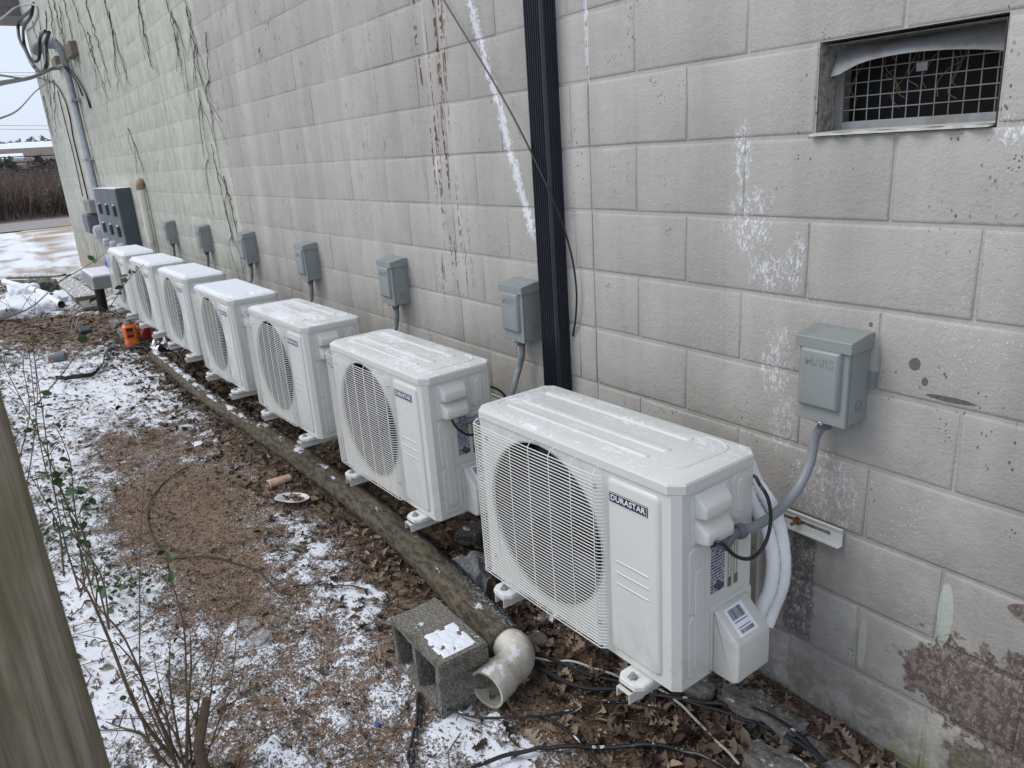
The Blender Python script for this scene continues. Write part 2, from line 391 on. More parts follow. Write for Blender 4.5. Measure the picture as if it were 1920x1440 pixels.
# ------------------------------------------------------------------ mesh building
class MB:
    def __init__(s): s.v = []; s.f = []; s.uv = {}
    def add(s, vs, fs, T=None):
        o = len(s.v); s.v += [tuple(T @ Vector(v)) if T else tuple(v) for v in vs]; s.f += [tuple(i + o for i in f) for f in fs]; return s
    def box(s, lo, hi, T=None):
        x0, y0, z0 = lo; x1, y1, z1 = hi
        return s.add([(x0, y0, z0), (x1, y0, z0), (x1, y1, z0), (x0, y1, z0), (x0, y0, z1), (x1, y0, z1), (x1, y1, z1), (x0, y1, z1)],
                     [(0, 3, 2, 1), (4, 5, 6, 7), (0, 1, 5, 4), (1, 2, 6, 5), (2, 3, 7, 6), (3, 0, 4, 7)], T)
    def loops(s, L, cap0=False, cap1=True, close=True):
        """skin a list of equal-length loops"""
        o = len(s.v); n = len(L[0])
        for l in L: s.v += [tuple(p) for p in l]
        for i in range(len(L) - 1):
            for j in range(n if close else n - 1):
                k = (j + 1) % n; s.f.append((o + i * n + j, o + i * n + k, o + (i + 1) * n + k, o + (i + 1) * n + j))
        if cap0: s.f.append(tuple(o + j for j in range(n))[::-1])
        if cap1: s.f.append(tuple(o + (len(L) - 1) * n + j for j in range(n)))
        return s
    def tube(s, pts, r, n=8, caps=True, uvs=False):
        pts = [Vector(p) for p in pts]; rs = r if isinstance(r, (list, tuple)) else [r] * len(pts)
        up = Vector((.31, .22, .93)); L = []; d = 0; ds = []
        t0 = (pts[1] - pts[0]).normalized(); u = t0.cross(up)
        if u.length < .1: u = t0.cross(Vector((1, 0, 0)))
        u.normalize()
        for i, p in enumerate(pts):
            t = (pts[min(i + 1, len(pts) - 1)] - pts[max(i - 1, 0)])
            if t.length < 1e-9: t = t0
            t.normalize(); u = (u - t * u.dot(t)).normalized(); w = t.cross(u)
            L.append([p + (u * math.cos(2 * math.pi * k / n) + w * math.sin(2 * math.pi * k / n)) * rs[i] for k in range(n)])
            if i: d += (pts[i] - pts[i - 1]).length
            ds.append(d)
        o = len(s.f); s.loops(L, caps, caps)
        if uvs:
            for i in range(len(L) - 1):
                for j in range(n): s.uv[o + i * n + j] = ((j / n, ds[i]), ((j + 1) / n, ds[i]), ((j + 1) / n, ds[i + 1]), (j / n, ds[i + 1]))
        return s
    def rplate(s, O, U, V, w, h, r, prof, seg=4, cap=True):
        """rounded rectangle w x h centred at O in plane U,V raised along N=UxV through prof=[(inset,height),...]"""
        O, U, V = Vector(O), Vector(U), Vector(V); N = U.cross(V); L = []
        for ins, hh in prof:
            ww, h2, rr = w / 2 - ins, h / 2 - ins, max(r - ins, .0008); l = []
            for (sx, sy, a0) in ((1, 1, 0), (-1, 1, 90), (-1, -1, 180), (1, -1, 270)):
                for k in range(seg + 1):
                    a = math.radians(a0 + 90 * k / seg)
                    l.append(O + U * (sx * (ww - rr) + math.cos(a) * rr) + V * (sy * (h2 - rr) + math.sin(a) * rr) + N * hh)
            L.append(l)
        return s.loops(L, False, cap)
    def lathe(s, O, A, prof, n=16, cap0=False, cap1=False):
        O, A = Vector(O), Vector(A).normalized(); u = A.orthogonal().normalized(); w = A.cross(u)
        return s.loops([[O + A * h + (u * math.cos(2 * math.pi * k / n) + w * math.sin(2 * math.pi * k / n)) * r for k in range(n)] for r, h in prof], cap0, cap1)
    def mesh(s, name, mat, smooth=False, bevel=0, seg=1, auto=None):
        me = bpy.data.meshes.new(name); me.from_pydata(s.v, [], s.f)
        if s.uv:
            uvl = me.uv_layers.new(name='uv')
            for p in me.polygons:
                if p.index in s.uv:
                    for li, c in zip(p.loop_indices, s.uv[p.index]): uvl.data[li].uv = c
        if bevel:
            bm = bmesh.new(); bm.from_mesh(me); bmesh.ops.remove_doubles(bm, verts=bm.verts, dist=1e-6)
            bmesh.ops.bevel(bm, geom=[e for e in bm.edges if e.is_manifold and e.calc_face_angle(0) > .5], offset=bevel, segments=seg, affect='EDGES', profile=.5); bm.to_mesh(me); bm.free()
        if mat: me.materials.append(MAT[mat])
        if smooth:
            me.shade_smooth()
            if auto is None: auto = 38
            if auto:
                me.set_sharp_from_angle(angle=math.radians(auto))
        me.update(); return me
    def build(s, name, mat, parent=None, world=False, label=None, stuff=False, **k):
        if world and parent is not None:
            inv = parent_matrix(parent).inverted(); s.v = [tuple(inv @ Vector(v)) for v in s.v]
        return link(name, s.mesh(name, mat, **k), parent, label, stuff)
def parent_matrix(o):
    m = Matrix.LocRotScale(o.location, o.rotation_euler, o.scale)
    return parent_matrix(o.parent) @ m if o.parent else m
def link(name, me, parent=None, label=None, stuff=False):
    o = bpy.data.objects.new(name, me); COL.objects.link(o); o.parent = parent
    if label: o['label'] = label
    if stuff: o['kind'] = 'stuff'
    return o
def thing(name, label, cat, loc=(0, 0, 0), rz=0, group=None):
    o = bpy.data.objects.new(name, None); COL.objects.link(o); o.empty_display_size = .1
    o.location = loc; o.rotation_euler = (0, 0, rz); return tag(o, label, cat, group)
def tag(o, label=None, cat=None, group=None, kind=None):
    if label: o['label'] = label
    if cat: o['category'] = cat
    if group: o['group'] = group
    if kind: o['kind'] = kind
    return o
def one(mb, name, mat, label, cat, group=None, loc=None, **k):
    """a thing that is a single mesh built in world coordinates"""
    if loc is None: loc = mb.v[0]
    loc = Vector(loc); mb.v = [tuple(Vector(v) - loc) for v in mb.v]
    o = link(name, mb.mesh(name, mat, **k)); o.location = loc; return tag(o, label, cat, group)
KIDS = {}
def dup(o, parent=None):
    c = o.copy(); COL.objects.link(c); c.parent = parent
    for ch in [q for q in bpy.data.objects if q.parent == o and q != c]: dup(ch, c)
    return c
def curve(P, n=8):
    P = [Vector(p) for p in P]; P = [P[0] * 2 - P[1]] + P + [P[-1] * 2 - P[-2]]; out = []
    for i in range(1, len(P) - 2):
        a, b, c, d = P[i - 1:i + 3]
        for k in range(n):
            t = k / n; out.append(.5 * ((2 * b) + (c - a) * t + (2 * a - 5 * b + 4 * c - d) * t * t + (3 * b - a - 3 * c + d) * t ** 3))
    out.append(P[-2]); return out
def text_mesh(txt, size, ext, mat, T, name, spacing=1.0, bev=0, shear=0, sx=1.0):
    cu = bpy.data.curves.new(name, 'FONT'); cu.body = txt; cu.size = size; cu.extrude = ext; cu.align_x = 'CENTER'; cu.align_y = 'CENTER'
    cu.space_character = spacing; cu.bevel_depth = bev; cu.resolution_u = 3; cu.shear = shear; cu.offset = size * .012
    o = bpy.data.objects.new(name, cu); COL.objects.link(o); bpy.context.view_layer.update()
    me = bpy.data.meshes.new_from_object(o.evaluated_get(bpy.context.evaluated_depsgraph_get())); bpy.data.objects.remove(o)
    me.transform(T @ Matrix.Diagonal((sx, 1, 1, 1))); me.materials.clear(); me.materials.append(MAT[mat]); me.name = name; return me

# ------------------------------------------------------------------ ground
def blobspec():
    out = []
    for cx, cy, rx, ry, v in ((300, 660, 150, 55, .34), (230, 740, 150, 60, .26), (400, 790, 80, 40, .2), (110, 900, 90, 170, .36), (200, 1230, 110, 140, .42), (250, 1080, 90, 60, .2),
                              (50, 720, 70, 60, .4), (70, 570, 110, 28, .5), (600, 1040, 120, 35, .24), (650, 1100, 90, 45, .36), (1010, 1400, 130, 45, .5), (700, 1130, 60, 40, .25), (860, 1350, 70, 30, .3),
                              (560, 975, 80, 22, .3), (350, 858, 70, 14, .3), (560, 1300, 260, 110, .02), (1035, 1165, 60, 28, .95), (60, 1010, 60, 60, -.2), (430, 1190, 80, 60, .12), (640, 1240, 80, 50, .12), (950, 1290, 40, 30, .3),
                              (90, 612, 130, 26, -.7), (340, 980, 130, 100, -.42), (330, 880, 150, 70, -.22), (440, 1120, 110, 70, -.16), (300, 830, 130, 45, -.22), (420, 1060, 90, 60, -.2), (900, 1120, 160, 60, -.5), (240, 1000, 40, 120, -.12), (1330, 1370, 260, 70, -.9), (730, 1010, 90, 70, -.3), (1080, 1280, 130, 45, -.6), (560, 905, 90, 35, -.2)):
        c = G(cx, cy); u = (G(cx + rx, cy) - G(cx - rx, cy)) / 2; w = (G(cx, cy + ry) - G(cx, cy - ry)) / 2
        A = np.linalg.inv(np.array([[u.x, w.x], [u.y, w.y]])); out.append((c.x, c.y, A, v))
    return out
BL = blobspec()
def Hbase(x, y):
    x = np.asarray(x, float); y = np.asarray(y, float)
    near = sst(-14, -6, x)
    h = .035 * (fbm(x * .9, y * .9, 3, 3) - .5) * near + .03 * (fbm(x * 4.5, y * 4.5, 4, 5) - .5) * near
    h = h + (.02 + .10 * sst(-3, 0.5, x)) * np.exp(-np.clip(-y, 0, 9) ** 2 / .17 ** 2)
    h = h - .02 * np.exp(-((y + 1.05) / .45) ** 2) * near
    h = h + .05 * sst(-1.5, -2.4, y) * near
    h = h + 1.2 * sst(-39, -60, x) + 6 * sst(-60, -180, x) + .5 * (fbm(x * .05, y * .05, 3, 9) - .5) * sst(-40, -60, x)
    return h
def snowcov(x, y):
    x = np.asarray(x, float); y = np.asarray(y, float)
    c = .60 + .30 * (fbm(x * 2.1, y * 3.1, 4, 21) - .5) + .70 * (fbm(x * 11, y * 13, 4, 31) - .5) + .45 * (fbm(x * 38, y * 34, 3, 33) - .5)
    for cx, cy, A, v in BL:
        u = A[0, 0] * (x - cx) + A[0, 1] * (y - cy); w = A[1, 0] * (x - cx) + A[1, 1] * (y - cy)
        c = c + v * np.exp(-(u * u + w * w))
    c = c - .52 * sst(-.75, -.42, y) * sst(-9, -6, x) - .1
    c = np.where(x < -13.5, .66 + .9 * (fbm(x * .25, y * 1.5, 4, 41) - .5) + .7 * (fbm(x * 1.3, y * 3.0, 3, 43) - .5), c)
    c = np.where(x < -35, .15, c)
    return c
def Hfull(x, y):
    s = snowcov(x, y); x = np.asarray(x, float); y = np.asarray(y, float)
    n = sst(-10, -6, x)
    return Hbase(x, y) + .011 * sst(.48, .66, s) * n + .008 * (fbm(x * 24, y * 24, 3, 51) - .5) * n
def H(x, y): return float(Hfull(np.array([x]), np.array([y]))[0])
def axis(segs):
    out = [segs[0][0]]
    for a, b, st in segs:
        n = max(1, int(round(abs(b - a) / st))); out += list(np.linspace(a, b, n + 1)[1:])
    return np.array(out)
xs = axis([(6, 2.4, .12), (2.4, -1.6, .0125), (-1.6, -6.5, .028), (-6.5, -16, .075), (-16, -42, .4), (-42, -420, 9)])
ys = axis([(-160, -30, 8), (-30, -6, 1), (-6, -2.4, .09), (-2.4, .05, .0125), (.05, 8, .8), (8, 160, 8)])
XX, YY = np.meshgrid(xs, ys, indexing='ij'); ZZ = Hfull(XX, YY); SN = snowcov(XX, YY)
nx, ny = len(xs), len(ys)
idx = np.arange(nx * ny).reshape(nx, ny)
q = np.stack([idx[:-1, :-1], idx[:-1, 1:], idx[1:, 1:], idx[1:, :-1]], -1).reshape(-1, 4)
me = bpy.data.meshes.new('ground'); me.vertices.add(nx * ny); me.vertices.foreach_set('co', np.stack([XX, YY, ZZ], -1).astype(np.float32).ravel())
me.loops.add(q.size); me.loops.foreach_set('vertex_index', q.astype(np.int32).ravel()); me.polygons.add(len(q))
me.polygons.foreach_set('loop_start', np.arange(0, q.size, 4, dtype=np.int32)); me.polygons.foreach_set('loop_total', np.full(len(q), 4, np.int32))
me.update(calc_edges=True); me.validate()
a = me.attributes.new('snow', 'FLOAT', 'POINT'); a.data.foreach_set('value', SN.astype(np.float32).ravel())
dark_band = sst(-.62, -.4, YY) * sst(-6, -4, XX) * 0.9 + .0 * XX  # band of darker soil along the wall, under the units
a = me.attributes.new('dark_band', 'FLOAT', 'POINT'); a.data.foreach_set('value', dark_band.astype(np.float32).ravel())
me.materials.append(MAT['ground']); me.shade_smooth()
ground = tag(link('ground', me), kind='structure')
# road across the far end of the lot
rd = MB(); Lr = []
for yy in np.linspace(-60, 40, 60): Lr.append([(-35.6 + yy * -.05, yy, .05), (-29.6 + yy * -.10, yy, .04)])
for i in range(len(Lr)): rd.v += Lr[i]
for i in range(len(Lr) - 1): rd.f.append((2 * i, 2 * i + 1, 2 * i + 3, 2 * i + 2))
tag(rd.build('road', 'asphalt'), kind='structure')
# hill far behind
hm = M('hill_snow_woods', .9); p = hm.pos(); hx, hy, hz = hm.xyz(p)
hm.col(hm.mix((hm.noise(hm.vec(hx * .4, hy, hz * 3), .11, 6, .7) + (hz - 11) * .018).ss(.50, .62), (.20, .20, .22), (.74, .78, .84))); MAT['hill'] = hm.m
hxs = np.linspace(-240, -520, 40); hys = np.linspace(-160, 120, 90); hX, hY = np.meshgrid(hxs, hys, indexing='ij')
hZ = 5 + 11 * sst(-240, -400, hX) * (.8 + .4 * fbm(hX * .01, hY * .012, 3, 77)); mb = MB(); mb.v = [tuple(v) for v in np.stack([hX, hY, hZ], -1).reshape(-1, 3)]
for i in range(39):
    for j in range(89): mb.f.append((i * 90 + j, i * 90 + j + 1, (i + 1) * 90 + j + 1, (i + 1) * 90 + j))
tag(mb.build('hill', 'hill', smooth=True, auto=0), kind='structure')

# ------------------------------------------------------------------ concrete block wall
HC, BW, JT = .2032, .4064, .009
ZT = 2.15
wall = thing('concrete_block_wall', 'long painted concrete block building wall, grey near and pale green towards its far end', 'wall', (0, 0, 0))
XE, XR, SEAM = -15.05, 4.6, .4955
cells = []      # (x0,x1,z0,z1)
for k in range(-15, 11):
    z1 = ZT - HC * k; z0 = z1 - HC
    off = 0 if k % 2 else HC
    xx = np.arange(-40, 2) * BW + (BW if off == 0 else HC) - BW
    js = [XE] + [v for v in (np.arange(-40, 3) * BW + off) if XE + .05 < v < SEAM - .05] + [SEAM]
    js2 = [SEAM] + [v for v in (np.arange(-3, 14) * BW + .508 + off) if SEAM + .06 < v < XR - .03] + [XR]
    for J in (js, js2):
        for a_, b_ in zip(J[:-1], J[1:]):
            if k == 1 and a_ > 1.2 and b_ < 1.85 and a_ < 1.5: VX = (a_, b_); continue
            cells.append((a_, b_, z0, z1))
VZ = (ZT - 2 * HC, ZT - HC)
Mi = MR.transposed(); co = Vector(CAM['loc'])
def score(c):
    x0, x1, z0, z1 = c; P = []
    for X_, Z_ in ((x0, z0), (x1, z0), (x0, z1), (x1, z1)):
        q = Mi @ (Vector((X_, 0, Z_)) - co)
        if q.z > -.1: return 0
        P.append((960 + CAM['f'] * q.x / -q.z, 720 - CAM['f'] * q.y / -q.z))
    xs_ = [p[0] for p in P]; ys_ = [p[1] for p in P]
    if max(xs_) < 0 or min(xs_) > 1920 or max(ys_) < 0 or min(ys_) > 1440: return 0
    return (min(max(xs_), 1920) - max(min(xs_), 0)) * (min(max(ys_), 1440) - max(min(ys_), 0)) + 1
order = sorted(range(len(cells)), key=lambda i: -score(cells[i]))
solo = set(order[:285])
bmc = {}
def block_mesh(w, v, left):
    key = (round(w, 3), v, left)
    if key in bmc: return bmc[key]
    r = random.Random(hash(key) & 0xffff); jh, jv = (.0085, .0040) if left else (.0110, .0066); mb = MB(); L = []
    ws, hs = w - jv, HC - jh; n = 3
    cs = [(-ws / 2, -hs / 2), (0, -hs / 2), (ws / 2, -hs / 2), (ws / 2, 0), (ws / 2, hs / 2), (0, hs / 2), (-ws / 2, hs / 2), (-ws / 2, 0)]
    jit = [(r.uniform(-.0012, .0012), r.uniform(-.0012, .0012)) for _ in cs]
    for ins, d in (((0, .03), (0, -.0046), (.0016, -.0056), (.0050, -.0062)) if left == 2 else ((0, .03), (0, -.0036), (.0016, -.0052), (.0060, -.0063)) if left else ((0, .03), (0, -.0018), (.0024, -.0046), (.0085, -.0062))):
        L.append([((x + jx) * (1 - ins * (.55 if left else .8) / (ws / 2)), d, (z + jz) * (1 - ins / (hs / 2))) for (x, z), (jx, jz) in zip(cs, jit)])
    mb.loops(L, False, False)
    o = len(mb.v); mb.v.append((0, -.0068, 0)); b = o - 8
    for j in range(8): mb.f.append((b + j, b + (j + 1) % 8, o))
    me = mb.mesh('block', 'wall', smooth=True, auto=50); bmc[key] = me; return me
rest = MB()
for i, (x0, x1, z0, z1) in enumerate(cells):
    me = block_mesh(x1 - x0, R.randrange(3), (2 if x1 < -1.0 else 1) if x1 < SEAM + .01 else 0); c = ((x0 + x1) / 2, R.uniform(-.0009, .0009), (z0 + z1) / 2)
    rot = (R.gauss(0, .003), R.gauss(0, .0012), R.gauss(0, .0022))
    if i in solo:
        o = link('block', me, wall); o.location = c; o.rotation_euler = rot
    else:
        T = Matrix.Translation(c) @ Matrix.Rotation(rot[0], 4, 'X') @ Matrix.Rotation(rot[2], 4, 'Z')
        rest.add([v.co for v in me.vertices], [tuple(p.vertices) for p in me.polygons], T)
rest.build('blocks', 'wall', wall, stuff=True, smooth=True, auto=50)
mm = MB(); yb = -.0018     # mortar bed, a slightly recessed sheet with a hole for the vent
z_lo, z_hi = ZT - HC * 11 + .002, ZT + HC * 15
for lo, hi in (((XE, -.0044, z_lo), (-1.01, .2, z_hi)), ((-1.009, -.0032, z_lo), (SEAM - .004, .2, z_hi)), ((SEAM - .0035, yb, z_lo), (VX[0], .2, z_hi)), ((VX[1], yb, z_lo), (XR, .2, z_hi)), ((VX[0], yb, z_lo), (VX[1], .2, VZ[0] - .004)), ((VX[0], yb, VZ[1] + .004), (VX[1], .2, z_hi))): mm.box(lo, hi)
mm.build('mortar', 'wall', wall)
fb = MB(); fb.box((XE - .02, -.012, -.5), (XR, .2, z_lo - .004)); fb.build('footing', 'footing', wall)
# building body behind the wall so that the corner is solid
bb = MB(); bb.box((XE, .204, -.4), (XR, 6.0, z_hi)); bb.build('building_body', 'mortar_old', wall)
ea = MB(); ea.box((-16.2, -2.6, 4.60), (-15.06, .9, 4.66)); ea.box((-15.2, -2.6, 4.665), (-15.08, .9, 5.6))
eav = thing('roof_overhang', 'brown boarded roof overhang sticking out at the far top corner of the wall', 'roof', (-15.2, 0, 4.6))
ea.build('soffit', 'roof_wood', eav, world=True)
for i in range(7):
    b = MB(); b.box((-15.075, -2.6, 4.61 + i * .13), (-15.055, .9, 4.735 + i * .13)); b.build('fascia_board', 'roof_wood', eav, world=True)

# vent in the wall
vent = thing('wall_vent', 'rusty wire mesh vent opening with bent metal flap in the grey block wall', 'vent', (VX[0], 0, VZ[0]))
vx0, vx1, vz0, vz1 = VX[0] + .004, VX[1] - .004, VZ[0] + .004, VZ[1] - .004
b = MB()
t = .002
b.add([(vx0, -.002, vz0), (vx0, .13, vz0), (vx0, .13, vz1), (vx0, -.002, vz1)], [(0, 1, 2, 3)])
b.add([(vx1, -.002, vz0), (vx1, .13, vz0), (vx1, .13, vz1), (vx1, -.002, vz1)], [(3, 2, 1, 0)])
b.add([(vx0, -.002, vz1), (vx1, -.002, vz1), (vx1, .13, vz1), (vx0, .13, vz1)], [(0, 1, 2, 3)])
b.add([(vx0, -.002, vz0), (vx1, -.002, vz0), (vx1, .13, vz0), (vx0, .13, vz0)], [(3, 2, 1, 0)])
b.build('reveal', 'reveal', vent, world=True)
b = MB(); b.box((vx0, .128, vz0), (vx1, .135, vz1)); b.build('dark_inside', 'inside', vent, world=True)
fy = .062
for nm, lo, hi in (('frame', (vx0, fy, vz0), (vx0 + .022, fy + .012, vz1)), ('frame', (vx1 - .012, fy, vz0), (vx1, fy + .012, vz1)), ('frame', (vx0 + .0225, fy - .002, vz0), (vx1 - .0125, fy + .010, vz0 + .022))):
    b = MB(); b.box(lo, hi); b.build(nm, 'galv_dull', vent, world=True, bevel=.0015)
for i in range(13):
    xq = vx0 + .052 + i * .0312
    if xq > vx1 - .015: break
    b = MB(); b.tube([(xq + R.uniform(-.001, .001), fy + .004, vz0 + .02), (xq, fy + .003, (vz0 + vz1) / 2), (xq, fy + .004, vz1)], .0013, 5); b.build('mesh_wire', 'galv_dull', vent, world=True)
for i in range(7):
    zq = vz0 + .048 + i * .0300
    b = MB(); b.tube([(vx0 + .02, fy + .001, zq), (vx1 - .01, fy + .001, zq + R.uniform(-.001, .001))], .0013, 5); b.build('mesh_wire', 'galv_dull', vent, world=True)
b = MB(); L = []
for i in range(17):
    t = i / 16; X_ = vx0 + .012 + (vx1 - vx0 - .014) * t; dz = .040 + .085 * (t - .5) ** 2 + .010 * math.exp(-((t - .05) / .1) ** 2)
    dep = .022 * math.sin(math.pi * min(1, t * 1.1)) + .022 * (1 - t)
    L.append([(X_, fy + .004, vz1 - .002), (X_, fy - .012 - dep * .5, vz1 - dz * .5), (X_, fy - .018 - dep, vz1 - dz), (X_, fy - .016 - dep, vz1 - dz + .0015), (X_, fy - .010 - dep * .5, vz1 - dz * .5 + .003)])
b.loops(L, True, True); b.build('bent_flap', 'galv_dull', vent, world=True, smooth=True)
b = MB(); L = []
for i in range(25):
    t = i / 24; X_ = vx0 - .012 + (vx1 - vx0 + .008) * t; w_ = .012 + .006 * math.sin(i * 1.7) + .005 * R.random()
    L.append([(X_, fy, vz0 + .004), (X_, -.004 - w_, vz0 - .001 + .002 * math.sin(i)), (X_, -.004 - w_, vz0 - .006), (X_, fy, vz0 - .001)])
b.loops(L, True, True); b.build('sill_mortar', 'ivory_plain', vent, world=True)
for i in range(9):
    x0 = R.uniform(vx0 + .05, vx1 - .05); z0 = vz1 - .03; P = [(x0, fy - .003, z0)]
    for j in range(4): P.append((P[-1][0] + R.uniform(-.03, .03), fy - .004 + R.uniform(-.004, .01), max(P[-1][2] - R.uniform(.01, .035), vz0 + .02)))
    b = MB(); b.tube(curve(P, 4), .0009, 4); b.build('dead_tendril', 'twig', vent, world=True)
b = MB(); b.box((1.522, fy - .004, vz0 + .118), (1.546, fy - .001, vz0 + .136)); b.build('tag_plate', 'galv_dull', vent, world=True)

# ------------------------------------------------------------------ downspout
ds = thing('downspout', 'black ribbed metal downspout running down the grey block wall', 'downspout', (.302, 0, .2))
x0, x1, y0, y1 = .252, .352, -.068, -.008; pl = []
nr = 7
pl += [(x0, y1), (x0, y0 + .008), (x0 + .006, y0)]
for i in range(nr):
    a_ = x0 + .010 + (x1 - x0 - .020) * i / nr; w_ = (x1 - x0 - .020) / nr
    pl += [(a_, y0), (a_ + w_ * .2, y0 + .006), (a_ + w_ * .6, y0 + .006), (a_ + w_ * .8, y0)]
pl += [(x1 - .006, y0), (x1, y0 + .008)]
for i in range(4):
    a_ = y0 + .012 + (y1 - y0 - .016) * i / 4; w_ = .011
    pl += [(x1, a_), (x1 - .004, a_ + .003), (x1 - .004, a_ + .007), (x1, a_ + .009)]
pl += [(x1, y1)]
b = MB(); b.loops([[(x, y, z) for x, y in pl] for z in (.28, 1.9, 3.6, 5.2)], True, True); b.build('pipe', 'downspout_paint', ds, world=True)
for z in (.95, 3.1):
    b = MB(); b.box((x0 - .035, -.0075, z), (x0 - .001, -.005, z + .03)); b.build('strap', 'downspout_paint', ds, world=True)

# ------------------------------------------------------------------ condenser units
W_, H_, D_ = .812, .574, .300
def make_unit():
    t = thing('condenser_unit', '-', 'air conditioner')
    X0, X1 = -W_, 0.0; ch = .018
    # cabinet: front skin with a round fan opening, sides, back
    cx, cz, r = -.503, .285, .247
    b = MB(); n = 48
    circ = [(cx + r * math.cos(2 * math.pi * k / n), cz + r * math.sin(2 * math.pi * k / n)) for k in range(n)]
    xl, xr, zl, zh = X0 + ch, X1 - ch, 0.0, H_ - .03
    rect = []
    for k in range(n):
        a_ = 2 * math.pi * k / n; c_, s_ = math.cos(a_), math.sin(a_)
        tt = min((xr - cx) / c_ if c_ > 1e-9 else 9, (xl - cx) / c_ if c_ < -1e-9 else 9, (zh - cz) / s_ if s_ > 1e-9 else 9, (zl - cz) / s_ if s_ < -1e-9 else 9)
        rect.append((cx + c_ * tt, cz + s_ * tt))
    # snap the nearest samples to the four corners
    for (qx, qz) in ((xl, zl), (xr, zl), (xl, zh), (xr, zh)):
        j = min(range(n), key=lambda k: (rect[k][0] - qx) ** 2 + (rect[k][1] - qz) ** 2); rect[j] = (qx, qz)
    b.loops([[(x, 0, z) for x, z in rect], [(x, 0, z) for x, z in circ]], False, False)
    # rest of the shell
    loop = [(xl, 0), (X0, ch), (X0, D_ - ch), (X0 + ch, D_), (X1 - ch, D_), (X1, D_ - ch), (X1, ch), (xr, 0)]
    for i in range(7):
        (xa, ya), (xb, yb_) = loop[i], loop[i + 1]; b.add([(xa, ya, zl), (xb, yb_, zl), (xb, yb_, zh), (xa, ya, zh)], [(0, 3, 2, 1)])
    b.add([(x, y, zl) for x, y in loop], [tuple(range(8))]); b.add([(x, y, zh) for x, y in loop], [tuple(range(8))[::-1]])
    b.build('cabinet', 'ivory', t)
    b = MB(); n = 40
    L = []
    for rr, dy in ((r + .004, -.0005), (r + .003, -.003), (r - .001, -.002), (r - .003, .006)):
        L.append([(cx + rr * math.cos(2 * math.pi * k / n), dy, cz + rr * math.sin(2 * math.pi * k / n)) for k in range(n)])
    b.loops(L, False, False); sh = b.build('fan_shroud', 'shroud', t, smooth=True)
    b = MB(); b.loops([[(cx + rr * math.cos(2 * math.pi * k / n), dy, cz + rr * math.sin(2 * math.pi * k / n)) for k in range(n)] for rr, dy in ((r - .003, .0062), (r - .009, .05), (r - .006, .139))], False, False); b.build('fan_duct', 'duct', t, smooth=True)
    b = MB(); b.box((cx - r - .005, .14, cz - r), (cx + r + .03, .16, cz + r)); b.build('coil', 'coil', t)
    fan = MB(); fan.lathe((cx, .030, cz), (0, 1, 0), ((.001, 0), (.03, .002), (.045, .012), (.048, .06)), 20); fan = fan.build('fan_hub', 'fan_blue', t, smooth=True)
    for k in range(3):
        b = MB(); L = []
        for i in range(9):
            rr = .045 + (r - .065) * i / 8; sp = math.radians(30 + 30 * math.sin(i / 8 * 2.4)); a0 = 2 * math.pi * k / 3 + .5 + .35 * i / 8; row = []
            for j in range(7):
                u_ = j / 6 - .5; aa = a0 + u_ * 2 * sp; row.append((cx + rr * math.cos(aa), .060 + u_ * -.055, cz + rr * math.sin(aa)))
            L.append(row)
        for row in L: b.v += row
        for i in range(8):
            for j in range(6): b.f.append((i * 7 + j, i * 7 + j + 1, (i + 1) * 7 + j + 1, (i + 1) * 7 + j))
        b.build('fan_blade', 'fan_blue', t, smooth=True)
    # wire grille
    gl, gr_, gz0, gz1 = X0 + .020, -.232, .022, .532; st = -.030
    b = MB(); N = 52
    for i in range(N):
        z = gz0 + (gz1 - gz0) * i / (N - 1)
        b.tube([(gl - .012, .004, z), (gl - .006, st * .6, z), (gl + .006, st, z), ((gl + gr_) / 2, st - .004, z), (gr_ - .010, st, z), (gr_ + .002, st * .62, z), (gr_ + .004, st * .35, z)], .0015, 5, False)
    b.build('grille_wires', 'grille_white', t, stuff=True)
    for i in range(7):
        x = gl + .012 + (gr_ - gl - .03) * i / 6
        b = MB(); b.tube([(x, .001, gz1 + .016), (x, st * .7, gz1 + .013), (x, st - .001, gz1), (x, st - .004, (gz0 + gz1) / 2), (x, st - .001, gz0), (x, st * .7, gz0 - .010), (x, .001, gz0 - .012)], .0014, 5, False); b.build('grille_rod', 'grille_white', t)
    for sx in (0, 1):
        for sz in (0, 1):
            xx = gl + .03 if not sx else gr_ - .045; zz = gz0 + .05 if not sz else gz1 - .05
            b = MB(); b.lathe((xx, .0, zz), (0, -1, 0), ((.007, 0), (.006, .004), (.001, .005)), 10); b.build('screw', 'zinc_bolt', t)
    # service panel with badge and ribs
    b = MB(); b.rplate((-.1375, -.0003, .2755), (1, 0, 0), (0, 0, 1), .179, .505, .018, ((0, 0), (.003, .004), (.007, .0065), (.012, .0072)))
    # flip: U x V = (1,0,0)x(0,0,1) = (0,-1,0) -> outward
    b.build('service_panel', 'ivory', t, smooth=True)
    for k, zz in enumerate((.300, .267, .234)):
        b = MB(); b.rplate((-.1425, -.0074, zz), (1, 0, 0), (0, 0, 1), .118, .0065, .003, ((0, 0), (.0015, .0018), (.003, .0022)), 3); b.build('embossed_rib', 'ivory', t, smooth=True)
    bd = MB(); bd.rplate((-.150, -.0076, .478), (1, 0, 0), (0, 0, 1), .132, .029, .002, ((0, 0), (.0004, .0016)), 2); bd = bd.build('badge', 'ink', t)
    fr = MB()
    for lo, hi in (((-.2140, -.0100, .4905), (-.0860, -.0093, .4914)), ((-.2140, -.0100, .4646), (-.0860, -.0093, .4655)), ((-.2140, -.0100, .4656), (-.2131, -.0093, .4904)), ((-.0869, -.0100, .4656), (-.0860, -.0093, .4904))): fr.box(lo, hi)
    fr.build('badge_border', 'sticker', bd)
